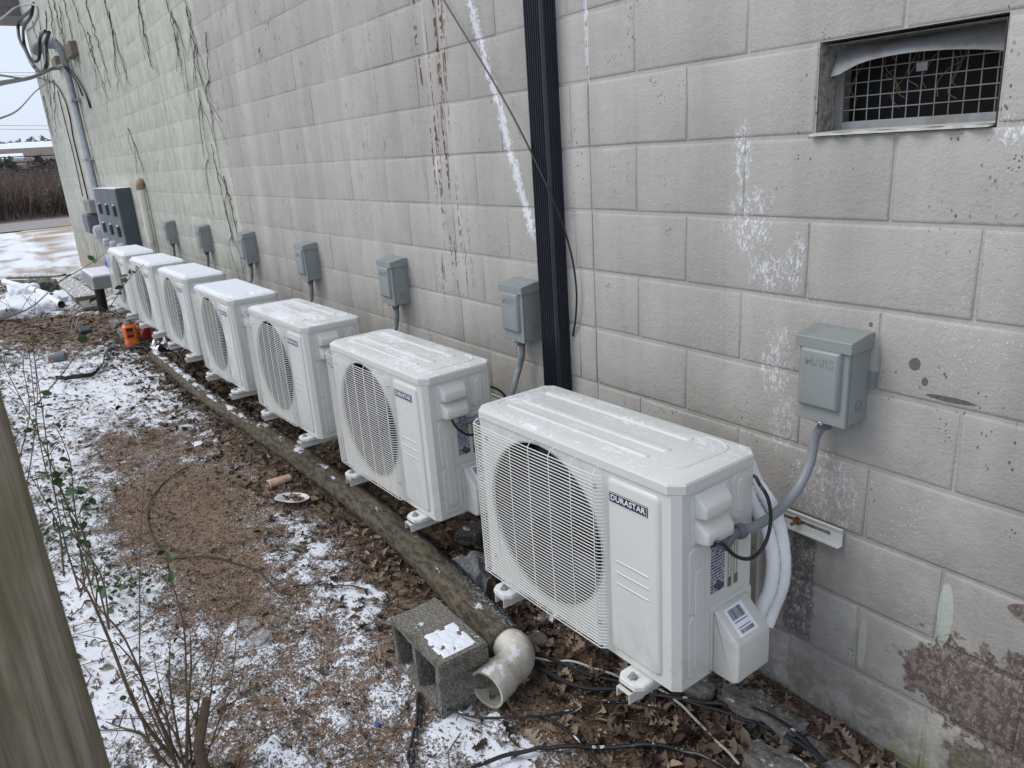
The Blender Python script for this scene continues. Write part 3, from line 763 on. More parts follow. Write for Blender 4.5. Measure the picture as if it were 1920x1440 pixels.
    T = Matrix.Translation((-.150, -.0096, .4779)) @ Matrix.Rotation(math.pi / 2, 4, 'X')
    link('badge_lettering', text_mesh('DURASTAR', .0218, .0004, 'sticker', T, 'badge_lettering', 1.02, sx=1.06), bd)
    # lid
    b = MB(); L = []
    def oct_(o, c, z):
        x0, x1, y0, y1 = X0 - o, X1 + o, -o, D_ + o
        return [(x0 + c, y0, z), (x1 - c, y0, z), (x1, y0 + c, z), (x1, y1 - c, z), (x1 - c, y1, z), (x0 + c, y1, z), (x0, y1 - c, z), (x0, y0 + c, z)]
    b.loops([oct_(-.003, .022, H_ - .0292), oct_(.006, .030, H_ - .029), oct_(.006, .030, H_ - .008), oct_(.003, .029, H_ - .003), oct_(-.010, .024, H_ + .003)], False, True)
    lid = b.build('lid', 'ivory', t, smooth=True, auto=28)
    zt = H_ + .0032
    for (xa, xb, yc, w) in ((-.745, -.15, .232, .030), (-.74, -.14, .135, .030), (-.74, -.155, .072, .016)):
        b = MB(); b.rplate(((xa + xb) / 2, yc, zt), (1, 0, 0), (0, 1, 0), xb - xa, w, w * .48, ((0, -.0005), (.0035, .0035), (.006, .0042)), 4); b.build('pressed_rib', 'ivory', lid, smooth=True)
    def strip(P, r=.006):
        b = MB(); b.tube(curve(P, 5), r, 8); b.v = [(x, y, zt + (z - zt) * .5) for x, y, z in b.v]; b.build('pressed_rib', 'ivory', lid, smooth=True)
    strip([(-.09, .05, zt), (-.055, .075, zt), (-.05, .15, zt), (-.05, .24, zt), (-.09, .272, zt), (-.14, .275, zt)], .0045)
    strip([(-.775, .24, zt), (-.785, .17, zt), (-.785, .09, zt), (-.77, .05, zt)], .0045)
    # right end: terminal cover with two hoods
    def side_plate(y0, y1, z0, z1, r, prof, name, mat='ivory', par=t, seg=4):
        b = MB(); b.rplate((0, (y0 + y1) / 2, (z0 + z1) / 2), (0, 1, 0), (0, 0, 1), y1 - y0, z1 - z0, r, prof, seg); return b.build(name, mat, par, smooth=True)
    tc = side_plate(.045, .190, .402, .534, .003, ((0, .0002), (.0005, .004), (.002, .0045)), 'terminal_cover')
    def hood(z0, z1, d, y0=.058, y1=.170):
        b = MB(); L = []
        def rr(ya, yb, za, zb, xv, r=.008, seg=3):
            l = []
            for (sy, sz, a0) in ((1, 1, 0), (-1, 1, 90), (-1, -1, 180), (1, -1, 270)):
                for k in range(seg + 1):
                    a_ = math.radians(a0 + 90 * k / seg); l.append((xv, (yb - r if sy > 0 else ya + r) + math.cos(a_) * r, (zb - r if sz > 0 else za + r) + math.sin(a_) * r))
            return l
        b.loops([rr(y0, y1, z0, z1, .0046), rr(y0 + .002, y1 - .003, z0, z1 - .012, d * .5), rr(y0 + .006, y1 - .008, z0 + .002, z1 - .027, d * .93), rr(y0 + .010, y1 - .013, z0 + .006, z1 - .032, d, .005)], False, True)
        b.build('hood', 'ivory', tc, smooth=True, auto=50)
    hood(.470, .532, .034); hood(.404, .466, .040)
    side_plate(.198, .268, .412, .535, .02, ((0, .0002), (.003, .0035), (.006, .0038)), 'pressed_panel')
    side_plate(.216, .250, .425, .522, .016, ((0, .0039), (.003, .0065), (.006, .0068)), 'pressed_panel')
    side_plate(.040, .272, .205, .392, .02, ((0, .0002), (.003, .0035), (.007, .0040)), 'pressed_panel')
    side_plate(.040, .120, .018, .2045, .02, ((0, .0002), (.003, .0035), (.007, .0040)), 'pressed_panel')
    side_plate(.060, .098, .045, .330, .016, ((0, .0041), (.002, .0058), (.005, .0062)), 'pressed_panel')
    b = MB(); b.box((.0042, .118, .238), (.0052, .170, .372)); b.build('rating_label', 'label_blue', t)
    b = MB(); b.box((.0042, .178, .232), (.0050, .224, .366)); b.build('caution_label', 'caution', t)
    for y, z in ((.052, .526), (.182, .526), (.125, .010)):
        b = MB(); b.lathe((.0015, y, z), (1, 0, 0), ((.0042, 0), (.004, .0025), (.001, .0035)), 8); b.build('screw', 'zinc_bolt', t)
    side_plate(.122, .285, .004, .200, .012, ((0, .0002), (.001, .004), (.003, .0045)), 'valve_plate')
    # valve cover: a box with sloped shoulder
    b = MB(); y0, y1, z0, z1 = .128, .258, .004, .190; d = .085
    prof = [(.0046, z0), (.070, z0), (d, z0 + .012), (d, z1 - .075), (d - .006, z1 - .062), (.012, z1 - .001), (.0046, z1)]
    b.loops([[(x, y, z) for x, z in prof] for y in (y0, y1)], True, True); bmv = b.build('valve_cover', 'ivory_plain', t, smooth=True, bevel=.007, seg=3, auto=60)
    # barcode sticker on the sloped shoulder
    p0 = Vector((d - .006, 0, z1 - .062)); p1 = Vector((.012, 0, z1 - .001)); dv = (p1 - p0).normalized(); nv = Vector((0, 1, 0)).cross(dv) * -1
    if nv.z < 0: nv = -nv
    c0 = (p0 + p1) / 2 + Vector((0, .186, 0)) + nv * .0012
    def st_quad(b, u0, u1, v0, v1, lift):
        b.add([c0 + Vector((0, 1, 0)) * a_ + dv * c_ + nv * lift for a_, c_ in ((u0, v0), (u1, v0), (u1, v1), (u0, v1))], [(0, 1, 2, 3)])
    b = MB(); st_quad(b, -.036, .036, -.038, .038, 0); stk = b.build('barcode_sticker', 'sticker', bmv)
    b = MB(); rr = random.Random(3); y = -.026
    while y < .024:
        w = rr.choice((.0008, .0012, .0020)); st_quad(b, y, y + w, .004, .032, .0004); y += w + rr.choice((.0008, .0012, .0016))
    y = -.024
    while y < .024:
        w = rr.choice((.001, .0016, .0024)); st_quad(b, y, y + w, -.032, -.022, .0004); y += w + rr.choice((.0008, .0014))
    for i in range(14):
        y = -.024 + i * .0035; st_quad(b, y, y + .0022, -.004, -.0005, .0004); st_quad(b, y, y + .0026, -.018, -.0155, .0004)
    b.build('barcode_bars', 'ink', stk)
    # feet
    for fx in (-.125, -.690):
        for s in (0, 1):
            b = MB(); w = .043; ya = -.052 if not s else D_ - .02; yb_ = .03 if not s else D_ + .052
            out = [(fx - w, yb_), (fx - w, ya + .022), (fx - w + .016, ya), (fx + w - .016, ya), (fx + w, ya + .022), (fx + w, yb_)] if not s else [(fx - w, ya), (fx + w, ya), (fx + w, yb_ - .022), (fx + w - .016, yb_), (fx - w + .016, yb_), (fx - w, yb_ - .022)]
            sc_ = lambda k, z: [(fx + (x - fx) * k, y * 1.0, z) for x, y in out]
            b.loops([sc_(1, -.024), sc_(1, -.012), sc_(.94, -.008), sc_(.8, -.006)], True, True); ft = b.build('foot', 'ivory_white', t, bevel=.002)
            yc = -.028 if not s else D_ + .028
            b = MB(); b.lathe((fx, yc, -.0065), (0, 0, 1), ((.015, 0), (.015, .002), (.0095, .0021), (.0095, .009), (.006, .0095), (.0055, .015), (.001, .016)), 6); b.build('bolt', 'zinc_bolt', ft)
    return t
U0 = make_unit()
UX = [1.377, .150, -1.000, -2.150, -3.330, -4.470, -5.690]
UY = [-.548, -.525, -.535, -.552, -.545, -.556, -.563]
UZ = [.433, .425, .436, .428, .438, .436, .430]
UR = [.027, .024, .022, .010, .018, .014, .016]
UL = ['nearest ivory condenser with white hoses looping behind it, beside the cinder block', 'second ivory condenser from the front, snow streaks between its lid ribs',
      'third ivory condenser from the front, above the crushed paper cup', 'fourth and middle ivory condenser of the row, thin snow covering its lid',
      'fifth ivory condenser from the front, standing just before the silver foil', 'sixth ivory condenser from the front, red cup below its corner', 'farthest ivory condenser of the row, beside the grey meter cabinet']
units = [U0] + [dup(U0) for _ in range(6)]
for i, u in enumerate(units):
    u.location = (UX[i], UY[i], UZ[i]); u.rotation_euler = ((0, .006, -.005, .008, -.004, .007, 0)[i], (0, .004, -.003, .002, .005, -.004, .003)[i], UR[i])
    tag(u, UL[i] + '', 'air conditioner', 'condenser units mounted along the wall')
def UP(i, x, y, z): return Matrix.Translation(units[i].location) @ Matrix.Rotation(UR[i], 4, 'Z') @ Vector((x, y, z))
# wall brackets
def make_bracket():
    t = thing('wall_bracket', '-', 'bracket')
    for fx in (-.125, -.690):
        b = MB(); w = .024
        b.loops([[(fx - w, y, -.005), (fx - w, y, -.034), (fx - w + .003, y, -.034), (fx - w + .003, y, -.008), (fx + w - .003, y, -.008), (fx + w - .003, y, -.034), (fx + w, y, -.034), (fx + w, y, -.005)] for y in (-.068, .50)], True, True)
        b.v = [(x, y, z - .0235) for x, y, z in b.v]; b.build('arm', 'ivory_plain', t)
        b = MB(); b.loops([[(fx - w, .500, z), (fx - w, .532, z), (fx + w, .532, z), (fx + w, .500, z), (fx + w - .003, .500, z), (fx + w - .003, .529, z), (fx - w + .003, .529, z), (fx - w + .003, .500, z)] for z in (-.06, .30)], True, True); b.build('upright', 'ivory_plain', t)
        b = MB(); b.box((fx - w + .004, -.056, -.0275), (fx + w - .004, .02, -.0245)); b.build('rubber_pad', 'black_plastic', t)
    return t
br0 = make_bracket(); pl7 = ['nearest', 'second', 'third', 'fourth', 'fifth', 'sixth', 'farthest']
brs = [br0] + [dup(br0) for _ in range(6)]
for i, t in enumerate(brs):
    t.location = (UX[i], UY[i] + (0), UZ[i]); t.rotation_euler = (0, 0, 0)
    tag(t, 'ivory steel wall bracket carrying the %s condenser of the row' % pl7[i], 'bracket', 'steel brackets under the condensers')
    rl = MB(); xr_ = UX[i] + (.095 if i == 0 else -.02); xl_ = UX[i] - .80; zc = .712
    sx0, sx1 = xr_ - .19, xr_ - .035
    for lo, hi in (((xl_, -.0165, zc - .022), (sx0, -.0125, zc + .022)), ((sx1, -.0165, zc - .022), (xr_, -.0125, zc + .022)), ((sx0, -.0165, zc - .022), (sx1, -.0125, zc - .006)), ((sx0, -.0165, zc + .006), (sx1, -.0125, zc + .022)),
                   ((xl_, -.034, zc - .025), (xr_, -.0125, zc - .0222)), ((xl_, -.022, zc + .0222), (xr_, -.0125, zc + .025))): rl.box(lo, hi)
    rl.build('rail', 'ivory_plain', t, world=True)
    b = MB(); b.lathe((xr_ - .135, -.012, zc), (0, -1, 0), ((.013, 0), (.013, .006), (.009, .0065), (.009, .014), (.005, .0145), (.005, .034), (.001, .035)), 8); b.build('anchor_bolt', 'brass_bolt', t, world=True)

# ------------------------------------------------------------------ disconnect boxes
def make_disc():
    t = thing('disconnect_box', '-', 'electrical box'); w, d, h = .140, .095, .215
    b = MB(); b.box((0, -d + .012, 0), (w, -.002, h - .012)); b.build('case', 'grey_enamel', t, bevel=.0015)
    b = MB(); b.box((.002, -d, -.006), (w - .002, -d + .0115, h - .012)); dr = b.build('door', 'grey_enamel', t, bevel=.002)
    b = MB(); b.rplate((w / 2 - .004, -d, h * .55 - .008), (1, 0, 0), (0, 0, 1), w - .028, h - .062, .008, ((0, -.0005), (.002, .008), (.006, .0125), (.010, .014)), 3); b.build('door_boss', 'grey_enamel', dr, smooth=True)
    T = Matrix.Translation((w / 2 - .004, -d - .0138, h * .72)) @ Matrix.Rotation(math.pi / 2, 4, 'X')
    link('lettering', text_mesh('MARS', .034, .0011, 'grey_enamel', T, 'lettering', .98, .0003, sx=.95), dr)
    b = MB(); x0, x1 = -.006, w + .006
    b.loops([[(x, -d - .008, h - .030), (x, -.001, h - .030), (x, -.001, h + .010), (x, -.035, h + .010), (x, -d - .008, h - .002)] for x in (x0, x1)], True, True); b.build('hood', 'grey_enamel', t, bevel=.0012)
    for k in (.0145, .0105):
        b = MB(); b.lathe((w + .0003, -.045, .045), (1, 0, 0), ((k - .001, 0), (k - .001, .0012), (k, .0012), (k, 0)), 20); b.build('knockout_ring', 'grey_enamel', t)
    b = MB(); b.box((w + .001, -.012, .085), (w + .018, -.002, .125)); b.box((w + .004, -.004, .090), (w + .030, -.0015, .120)); b.build('mounting_ear', 'galv', t)
    b = MB(); b.lathe((.075, -d - .004, -.006), (0, -.5, -.5), ((.004, -.001), (.004, .001), (.008, .001), (.008, -.001), (.004, -.001)), 12); b.build('hasp_ring', 'galv', t)
    b = MB(); b.lathe((.058, -.052, .002), (0, 0, -1), ((.020, 0), (.022, .004), (.022, .020), (.017, .024), (.017, .036)), 12, True, True); b.build('conduit_connector', 'slate_enamel', t, smooth=True)
    return t
D0 = make_disc(); DX = [1.365, .045, -1.03, -2.19, -3.40, -4.64, -5.95]; DZ = [1.060, 1.050, 1.055, 1.058, 1.062, 1.06, 1.045]
DL = ['nearest grey disconnect box on the wall, above the nearest condenser', 'grey disconnect box left beside the black downspout', 'third grey disconnect box from the front, left of the rust scars', 'fourth grey disconnect box from the front',
      'fifth grey disconnect box, at the edge of the green paint', 'sixth grey disconnect box, on the pale green wall', 'farthest small grey disconnect box, beside the rusty vent pipe']
discs = [D0] + [dup(D0) for _ in range(6)]
for i, t in enumerate(discs):
    t.location = (DX[i], 0, DZ[i]); tag(t, DL[i], 'electrical box', 'grey disconnect boxes on the wall'); t.rotation_euler = (0, R.uniform(-.015, .015) if i else .008, 0)
    a = Vector((DX[i] + .058, -.052, DZ[i] - .02)); e = UP(i, .030, .135, .392)
    P = [a, a + Vector((0, 0, -.05)), a + Vector((-.012, -.02, -.13)), a * .35 + e * .65 + Vector((.060, .06, -.045)), e + Vector((.045, .065, -.012)), e + Vector((.022, .040, -.010))]
    if i == 0: P = [a, Wl(1529, 820, -.052), Wl(1519, 868, -.07), Wl(1497, 915, -.115), Wl(1462, 955, -.19), Wl(1420, 985, -.29), Wl(1385, 997, -.36)]
    c = thing('flexible_conduit', 'grey flexible conduit dropping from the %s disconnect box to its condenser' % pl7[i], 'conduit', a, group='grey conduits between boxes and condensers')
    b = MB(); b.tube(curve(P, 7), .0125, 12, True, True); b.build('hose', 'conduit_pvc', c, world=True, smooth=True)
    q = Vector(P[-1]); q2 = Vector(P[-2]); dq = (q - q2).normalized()
    b = MB(); b.lathe(q - dq * .012, dq, ((.0125, -.004), (.019, -.002), (.020, .012), (.016, .018), (.0125, .019)), 12, True, True); b.build('collar', 'slate_enamel', c, world=True, smooth=True)
    b = MB(); b.tube(curve([q, q + dq * .022 + Vector((0, 0, -.003)), e + Vector((.0, .0, -.012)), e + Vector((-.004, -.004, .014))], 5), .0130, 10); b.build('elbow', 'slate_enamel', c, world=True, smooth=True)
    # black control cable hanging in a loop
    e2 = UP(i, .030, .085, .400)
    P = [e2, e2 + Vector((.010, .015, -.035)), UP(i, .040, .150, .325), UP(i, .040, .240, .318), UP(i, .035, .330, .36), UP(i, .0, .350, .42), UP(i, -.08, .345, .44), UP(i, -.18, .34, .42)]
    if i == 0: P = [e2, Xp(1352, 1018, 1.43), Xp(1380, 1043, 1.44), Xp(1410, 1046, 1.44), Xp(1435, 1018, 1.44), Xp(1445, 975, 1.44), Xp(1440, 935, 1.43), Xp(1424, 908, 1.40), UP(0, -.05, .35, .47), UP(0, -.14, .35, .45)]
    b = MB(); b.tube(curve(P, 6), .0048, 8)
    one(b, 'control_cable', 'black_plastic', 'black control cable looping from the side of the %s condenser' % pl7[i], 'cable', 'black control cables on the condensers', smooth=True)
# white insulated line set of the nearest unit
ls = thing('insulated_line_set', 'pair of white insulated refrigerant hoses curving behind the nearest condenser', 'hose', UP(0, 0, .32, .2))
for j, P in enumerate(([UP(0, -.22, .335, .50), UP(0, -.10, .36, .52), Wl(1418, 905, -.16), Wl(1452, 960, -.16), Wl(1467, 1030, -.17), Wl(1466, 1090, -.18), Wl(1448, 1140, -.20), Wl(1436, 1172, -.225)],
                       [UP(0, -.20, .335, .46), UP(0, -.10, .35, .48), Wl(1412, 945, -.20), Wl(1438, 990, -.20), Wl(1450, 1050, -.21), Wl(1444, 1105, -.22), Wl(1428, 1140, -.24), Wl(1418, 1165, -.26)])):
    b = MB(); b.tube(curve(P, 8), .0205 if j == 0 else .018, 14, True, True); b.build('hose', 'hose_white', ls, world=True, smooth=True)
b = MB(); q = Wl(1437, 1174, -.225); b.lathe(q, (-.3, 0, -1), ((.008, -.01), (.008, .02), (.001, .021)), 8); b.build('pipe_end', 'slate_enamel', ls, world=True)
# cable in front of the downspout
b = MB(); b.tube(curve([Wl(800, -60, -.035), Wl(832, 0, -.035), Wl(910, 128, -.05), Wl(960, 215, -.07), Wl(1003, 300, -.082), Wl(1035, 370, -.080), Wl(1058, 430, -.05), Wl(1074, 490, -.03), Wl(1081, 550, -.025), Wl(1079, 600, -.02), Wl(1074, 630, -.012)], 8), .0036, 8)
one(b, 'wall_cable', 'black_plastic', 'thin black cable slanting down the wall and across the downspout', 'cable', smooth=True)

# ------------------------------------------------------------------ far wall fittings
mc = thing('meter_cabinet', 'dark grey multi meter cabinet with rows of switches at the far end of the wall', 'electrical cabinet', (-7.86, 0, .8))
b = MB(); b.box((-9.60, -.165, .80), (-7.88, -.002, 1.575)); b.build('case', 'slate_enamel', mc, world=True, bevel=.004)
b = MB(); b.box((-7.875, -.172, .79), (-7.858, -.001, 1.585)); b.build('end_panel', 'dark_enamel', mc, world=True)
for i, (xa, xb) in enumerate(((-9.58, -9.02), (-9.00, -8.46), (-8.44, -7.90))):
    b = MB(); b.box((xa, -.178, .81), (xb, -.1655, 1.565)); dr = b.build('door', 'slate_enamel', mc, world=True, bevel=.003)
    if i < 3:
        for z in (1.25, 1.00):
            b = MB(); b.box((xa + .30, -.212, z), (xa + .335, -.1785, z + .13)); b.build('switch', 'dark_enamel', dr, world=True, bevel=.006)
            b = MB(); b.box((xa + .18, -.205, z + .02), (xa + .20, -.1785, z + .12)); b.build('handle', 'galv', dr, world=True)
            b = MB(); b.box((xa + .12, -.1805, z + .09), (xa + .22, -.1788, z + .14)); b.build('sticker', 'paper', dr, world=True)
        b = MB(); b.lathe((xa + .30, -.178, .87), (0, -1, 0), ((.06, 0), (.06, .05), (.045, .07), (.001, .07)), 14); b.build('meter_dial', 'meter_glass', dr, world=True, smooth=True)
b = MB(); b.box((-9.6, -.18, 1.5755), (-7.86, -.001, 1.583)); b.build('snow_rim', 'snow', mc, world=True)
sm = thing('service_mast', 'galvanised electrical service mast with curved weatherhead on the far wall', 'service mast', (-10.25, -.06, 1.3))
b = MB(); b.tube([(-10.22, -.075, .95), (-10.2, -.075, 1.6), (-10.33, -.075, 2.4), (-10.40, -.075, 3.28)], .045, 14); b.build('mast_pipe', 'galv', sm, world=True, smooth=True)
b = MB(); b.tube(curve([(-10.40, -.075, 3.26), (-10.42, -.085, 3.42), (-10.50, -.16, 3.53), (-10.62, -.30, 3.52), (-10.70, -.38, 3.42)], 5), [.052] * 4 + [.060] * 5 + [.075] * 5 + [.08] * 4 + [.075, .07, .05], 12); b.build('weatherhead', 'galv_dull', sm, world=True, smooth=True)
for z in (1.95, 2.75):
    b = MB(); b.box((-10.45, -.125, z), (-10.20, -.003, z + .035)); b.build('strap', 'galv', sm, world=True, bevel=.003)
def wire(P, r, label, mat='black_plastic', n=6, name='wire', group=None): 
    b = MB(); b.tube(curve(P, 8), r, n); return one(b, name, mat, label, 'cable', group, smooth=True)
wire([Wl(85, 58, -.38), Wl(75, 72, -.40), Wl(73, 110, -.45), Wl(60, 113, -.5), Wl(48, 90, -.5), Wl(44, 70, -.5), Wl(45, 50, -.5), Wl(58, 30, -.45), Wl(63, 5, -.4)], .020, 'thick black drip loop hanging left of the weatherhead')
wire([Wl(92, 60, -.38), Wl(86, 85, -.42), Wl(86, 125, -.5), Wl(75, 134, -.5), Wl(60, 120, -.55), Wl(48, 95, -.55), Wl(36, 70, -.5), Wl(36, 40, -.45), Wl(60, 18, -.4)], .022, 'second thick black drip loop touching the wall edge')
wire([Wl(-60, 75, -1.3), Wl(0, 37, -.9), Wl(30, 14, -.6), Wl(60, 8, -.45), Wl(72, 20, -.4), Wl(65, 45, -.4), Wl(52, 58, -.45)], .012, 'pale twisted service wire entering at the top left corner', 'galv')
wire([Wl(-60, 172, -1.6), Wl(0, 156, -1.2), Wl(60, 145, -.6), Wl(100, 128, -.2), Wl(120, 121, -.13)], .022, 'twisted grey service drop tied to the mast', 'galv_dull')
wire([Wl(-60, 138, -1.6), Wl(0, 141, -1.2), Wl(50, 146, -.7), Wl(90, 132, -.2), Wl(117, 120, -.13)], .010, 'thin wire running beside the service drop', 'galv_dull')
wire([Wl(-60, 240, -1.6), Wl(0, 222, -1.2), Wl(35, 205, -.8), Wl(66, 172, -.2), Wl(92, 152, -.02)], .010, 'low slack wire anchored at the wall edge', 'galv_dull')
wire([Wl(120, 123, -.10), Wl(136, 136, -.06), Wl(152, 160, -.04), Wl(163, 182, -.03), Wl(170, 203, -.02)], .016, 'black cable tail hanging right of the mast')
wire([Wl(120, 125, -.10), Wl(134, 140, -.06), Wl(146, 158, -.04), Wl(155, 180, -.02)], .012, 'shorter black cable tail beside the mast')
wire([Wl(70, 145, -.03), Wl(100, 155, -.03), Wl(118, 180, -.03), Wl(130, 215, -.03), Wl(138, 260, -.03), Wl(150, 310, -.03), Wl(162, 360, -.03), Wl(174, 410, -.03)], .012, 'black cable running down the pale green wall to the meter socket')
wire([Wl(108, 170, -.02), Wl(115, 200, -.02), Wl(125, 240, -.02), Wl(140, 300, -.02), Wl(155, 368, -.02)], .008, 'thin brown cable running down the far green wall', 'vine_dry')
for nm, P, s_, lb in (('wood_block', Wl(141, 93, 0), .17, 'weathered wood block on the wall right of the weatherhead'), ('wood_block', Wl(113, 117, 0), .15, 'reddish wood block half hidden behind the mast')):
    b = MB(); b.box((P.x - s_ * 1.6, -.09, P.z - s_ * .55), (P.x + s_ * 1.6, -.001, P.z + s_ * .45)); one(b, nm, 'wood_old', lb, 'wood block', bevel=.006)
ms = thing('meter_socket', 'small grey meter socket and box stacked on the far green wall', 'electrical box', (-11.3, 0, 1.1))
b = MB(); b.box((-11.72, -.10, 1.19), (-11.05, -.001, 1.385)); b.build('upper_box', 'grey_enamel', ms, world=True, bevel=.006)
b = MB(); b.box((-11.72, -.16, .88), (-11.15, -.001, 1.17)); b.build('lower_box', 'slate_enamel', ms, world=True, bevel=.02, seg=3)
b = MB(); b.lathe((-10.72, -.02, .93), (0, -1, 0), ((.10, 0), (.10, .08), (.085, .13), (.04, .15), (.001, .15)), 16); b.build('glass_meter', 'meter_glass', ms, world=True, smooth=True)
vp = thing('vent_pipe', 'stained tan pipe with elbow top standing on the green wall', 'pipe', (-6.95, -.06, 1.0))
b = MB(); b.tube([(-6.98, -.06, .35), (-6.95, -.06, 1.0), (-6.94, -.06, 1.60)], .040, 12); b.build('pipe', 'pvc', vp, world=True, smooth=True)
b = MB(); b.tube(curve([(-6.94, -.06, 1.57), (-6.94, -.06, 1.62), (-6.97, -.04, 1.640), (-7.03, -.02, 1.645)], 4), .043, 12); b.build('elbow', 'pvc_rust', vp, world=True, smooth=True)
jb = thing('gutter_box', 'snow topped grey metal box on black tube beside the farthest condenser', 'metal box', (-8.8, -.35, .5))
b = MB(); b.box((-9.15, -.60, .40), (-8.15, -.20, .545)); b.build('box', 'grey_enamel', jb, world=True, bevel=.006)
b = MB(); b.box((-9.14, -.59, .5455), (-8.16, -.21, .575)); b.build('snow_cap', 'snow', jb, world=True, bevel=.012, seg=2)
b = MB(); b.tube([(-8.95, -.46, .405), (-8.97, -.46, .2), (-8.95, -.47, -.03)], .062, 14); b.build('black_tube', 'black_plastic', jb, world=True, smooth=True)
b = MB(); b.tube([(-8.6, -.12, .46), (-8.6, -.12, .85)], .035, 10); b.box((-8.9, -.16, .585), (-8.35, -.02, .78)); b.build('pipe_fitting', 'slate_enamel', jb, world=True)
b = MB(); b.box((-9.0, -.33, .578), (-8.8, -.2, .68)); one(b, 'blue_wrapper', 'blue_plastic', 'blue wrapper on the snow topped grey box', 'wrapper', bevel=.02)
# dried vines
rv = random.Random(5)
def vine(P, r, k):
    r = r * rv.uniform(.35, .62); b = MB(); b.tube(curve(P, 3), [r * (1 - .7 * i / (len(P) * 3)) * rv.uniform(.6, 1.3) for i in range(len(curve(P, 3)))], 5)
    o = one(b, 'dried_vine', 'vine_dry', 'dried brown vine stem clinging to the pale green block wall', 'vine', 'dried vines on the green wall'); return o
starts = [(135, 0, 205, 190), (160, 0, 208, 165), (165, 60, 178, 120), (195, 0, 243, 160), (205, 20, 222, 170), (313, 0, 345, 140), (320, 20, 335, 95), (348, 0, 370, 165), (350, 20, 388, 150), (385, 60, 400, 250),
          (120, 0, 150, 120), (100, 0, 118, 80), (92, 0, 105, 110), (110, 10, 130, 150), (85, 20, 95, 200), (75, 60, 100, 230), (62, 40, 90, 190), (70, 10, 84, 120), (258, 0, 285, 130), (395, 270, 440, 470), (372, 170, 395, 330), (240, 240, 270, 320),
          (420, 330, 455, 480), (100, 150, 106, 260), (82, 180, 96, 250)]
for k, (xa, ya, xb, yb_) in enumerate(starts):
    n = 16; P = []
    for i in range(n):
        t = i / (n - 1); P.append(Wl(xa + (xb - xa) * t + rv.uniform(-1.9, 1.9), ya + (yb_ - ya) * t, -.012 - rv.random() * .008))
    vine(P, .012 if xa < 300 else .0085, k)
    for j in range(3):
        a_ = P[rv.randrange(1, n - 2)]; vine([a_, a_ + Vector((rv.uniform(-.18, .18), 0, -.10)), a_ + Vector((rv.uniform(-.25, .25), 0, -.28 - rv.random() * .2))], .006, k)

# ------------------------------------------------------------------ ground objects near the wall
dp = thing('drain_pipe', 'long mossy brown drain pipe lying along the ground in front of the condensers', 'pipe', (-2, -.44, .03))
PP = [(.52, -.492, .075), (.30, -.47, .075), (.0, -.43, .068), (-.45, -.395, .062), (-.9, -.385, .06), (-1.4, -.385, .055), (-1.9, -.395, .05), (-2.45, -.43, .05)]
def rough_tube(P, r, n, amp, s):
    b = MB(); C_ = curve(P, 10); b.tube(C_, r, n); rr = random.Random(s)
    b.v = [tuple(Vector(v) + Vector((0, rr.gauss(0, amp), rr.gauss(0, amp)))) for v in b.v]; return b
rough_tube(PP, .070, 26, .0024, 1).build('pipe_section', 'drain', dp, world=True, smooth=True, auto=0)
rough_tube([(-2.40, -.425, .045), (-2.9, -.455, .045), (-3.6, -.49, .045), (-4.6, -.49, .04), (-5.5, -.50, .035)], .058, 18, .0012, 2).build('pipe_section', 'drain', dp, world=True, smooth=True, auto=0)
el = thing('pipe_elbow', 'cracked cream plastic pipe elbow beside the cinder block', 'pipe elbow', G(935, 1290, .05))
e0 = Vector((.54, -.505, .078)); e3 = Vector((.648, -.648, .064))
P = curve([Vector((.50, -.492, .077)), Vector((.565, -.490, .074)), Vector((.610, -.518, .070)), Vector((.624, -.568, .067)), e3], 5)
b = MB(); b.tube(P, [.060] * 3 + [.062] * (len(P) - 3), 22, False); b.build('elbow_body', 'pvc', el, world=True, smooth=True)
dd = (P[-1] - P[-4]).normalized(); b = MB(); b.lathe(P[-1], dd, ((.062, -.05), (.069, -.048), (.070, .030), (.066, .0305), (.060, .028), (.058, -.03)), 24); b.build('hub', 'pvc', el, world=True, smooth=True)
b = MB(); b.lathe(P[-1], dd, ((.0595, .029), (.057, -.05), (.052, -.09)), 20); b.build('inside', 'pvc_in', el, world=True)
# cinder block
cbk = thing('cinder_block', 'rough grey cinder block on its side, snow patch on top, beside the plastic elbow', 'cinder block', (.32, -.80, H(.32, -.8)))
A = G(732, 1157, .20); B_ = G(820, 1247, .20); C_ = G(910, 1205, .20)
ux = (B_ - A); ux.z = 0; Lw = ux.length; ux.normalize(); uy = Vector((-ux.y, ux.x, 0)); wd = .185; ht = .20
b = MB(); zb = -.012
def cbp(u, v, z): return A + ux * u + uy * v - Vector((0, 0, .20)) + Vector((0, 0, z))
tk = .030; cores = ((tk, Lw / 2 - tk * .5), (Lw / 2 + tk * .5, Lw - tk))
us = [0, tk, Lw / 2 - tk * .5, Lw / 2 + tk * .5, Lw - tk, Lw]; zs = [zb, zb + tk, ht - tk, ht]
for v, flip in ((0, False), (wd, True)):
    o = len(b.v)
    for z in zs:
        for u in us: b.v.append(tuple(cbp(u, v, z)))
    for j in range(3):
        for i in range(5):
            if j == 1 and i in (1, 3): continue
            f = (o + j * 6 + i, o + j * 6 + i + 1, o + (j + 1) * 6 + i + 1, o + (j + 1) * 6 + i); b.f.append(f if not flip else f[::-1])
for c in ((0, zb), ):
    pass
def quad(p, q, r, s): b.add([p, q, r, s], [(0, 1, 2, 3)])
quad(cbp(0, 0, ht), cbp(Lw, 0, ht), cbp(Lw, wd, ht), cbp(0, wd, ht)); quad(cbp(0, 0, zb), cbp(0, wd, zb), cbp(Lw, wd, zb), cbp(Lw, 0, zb))
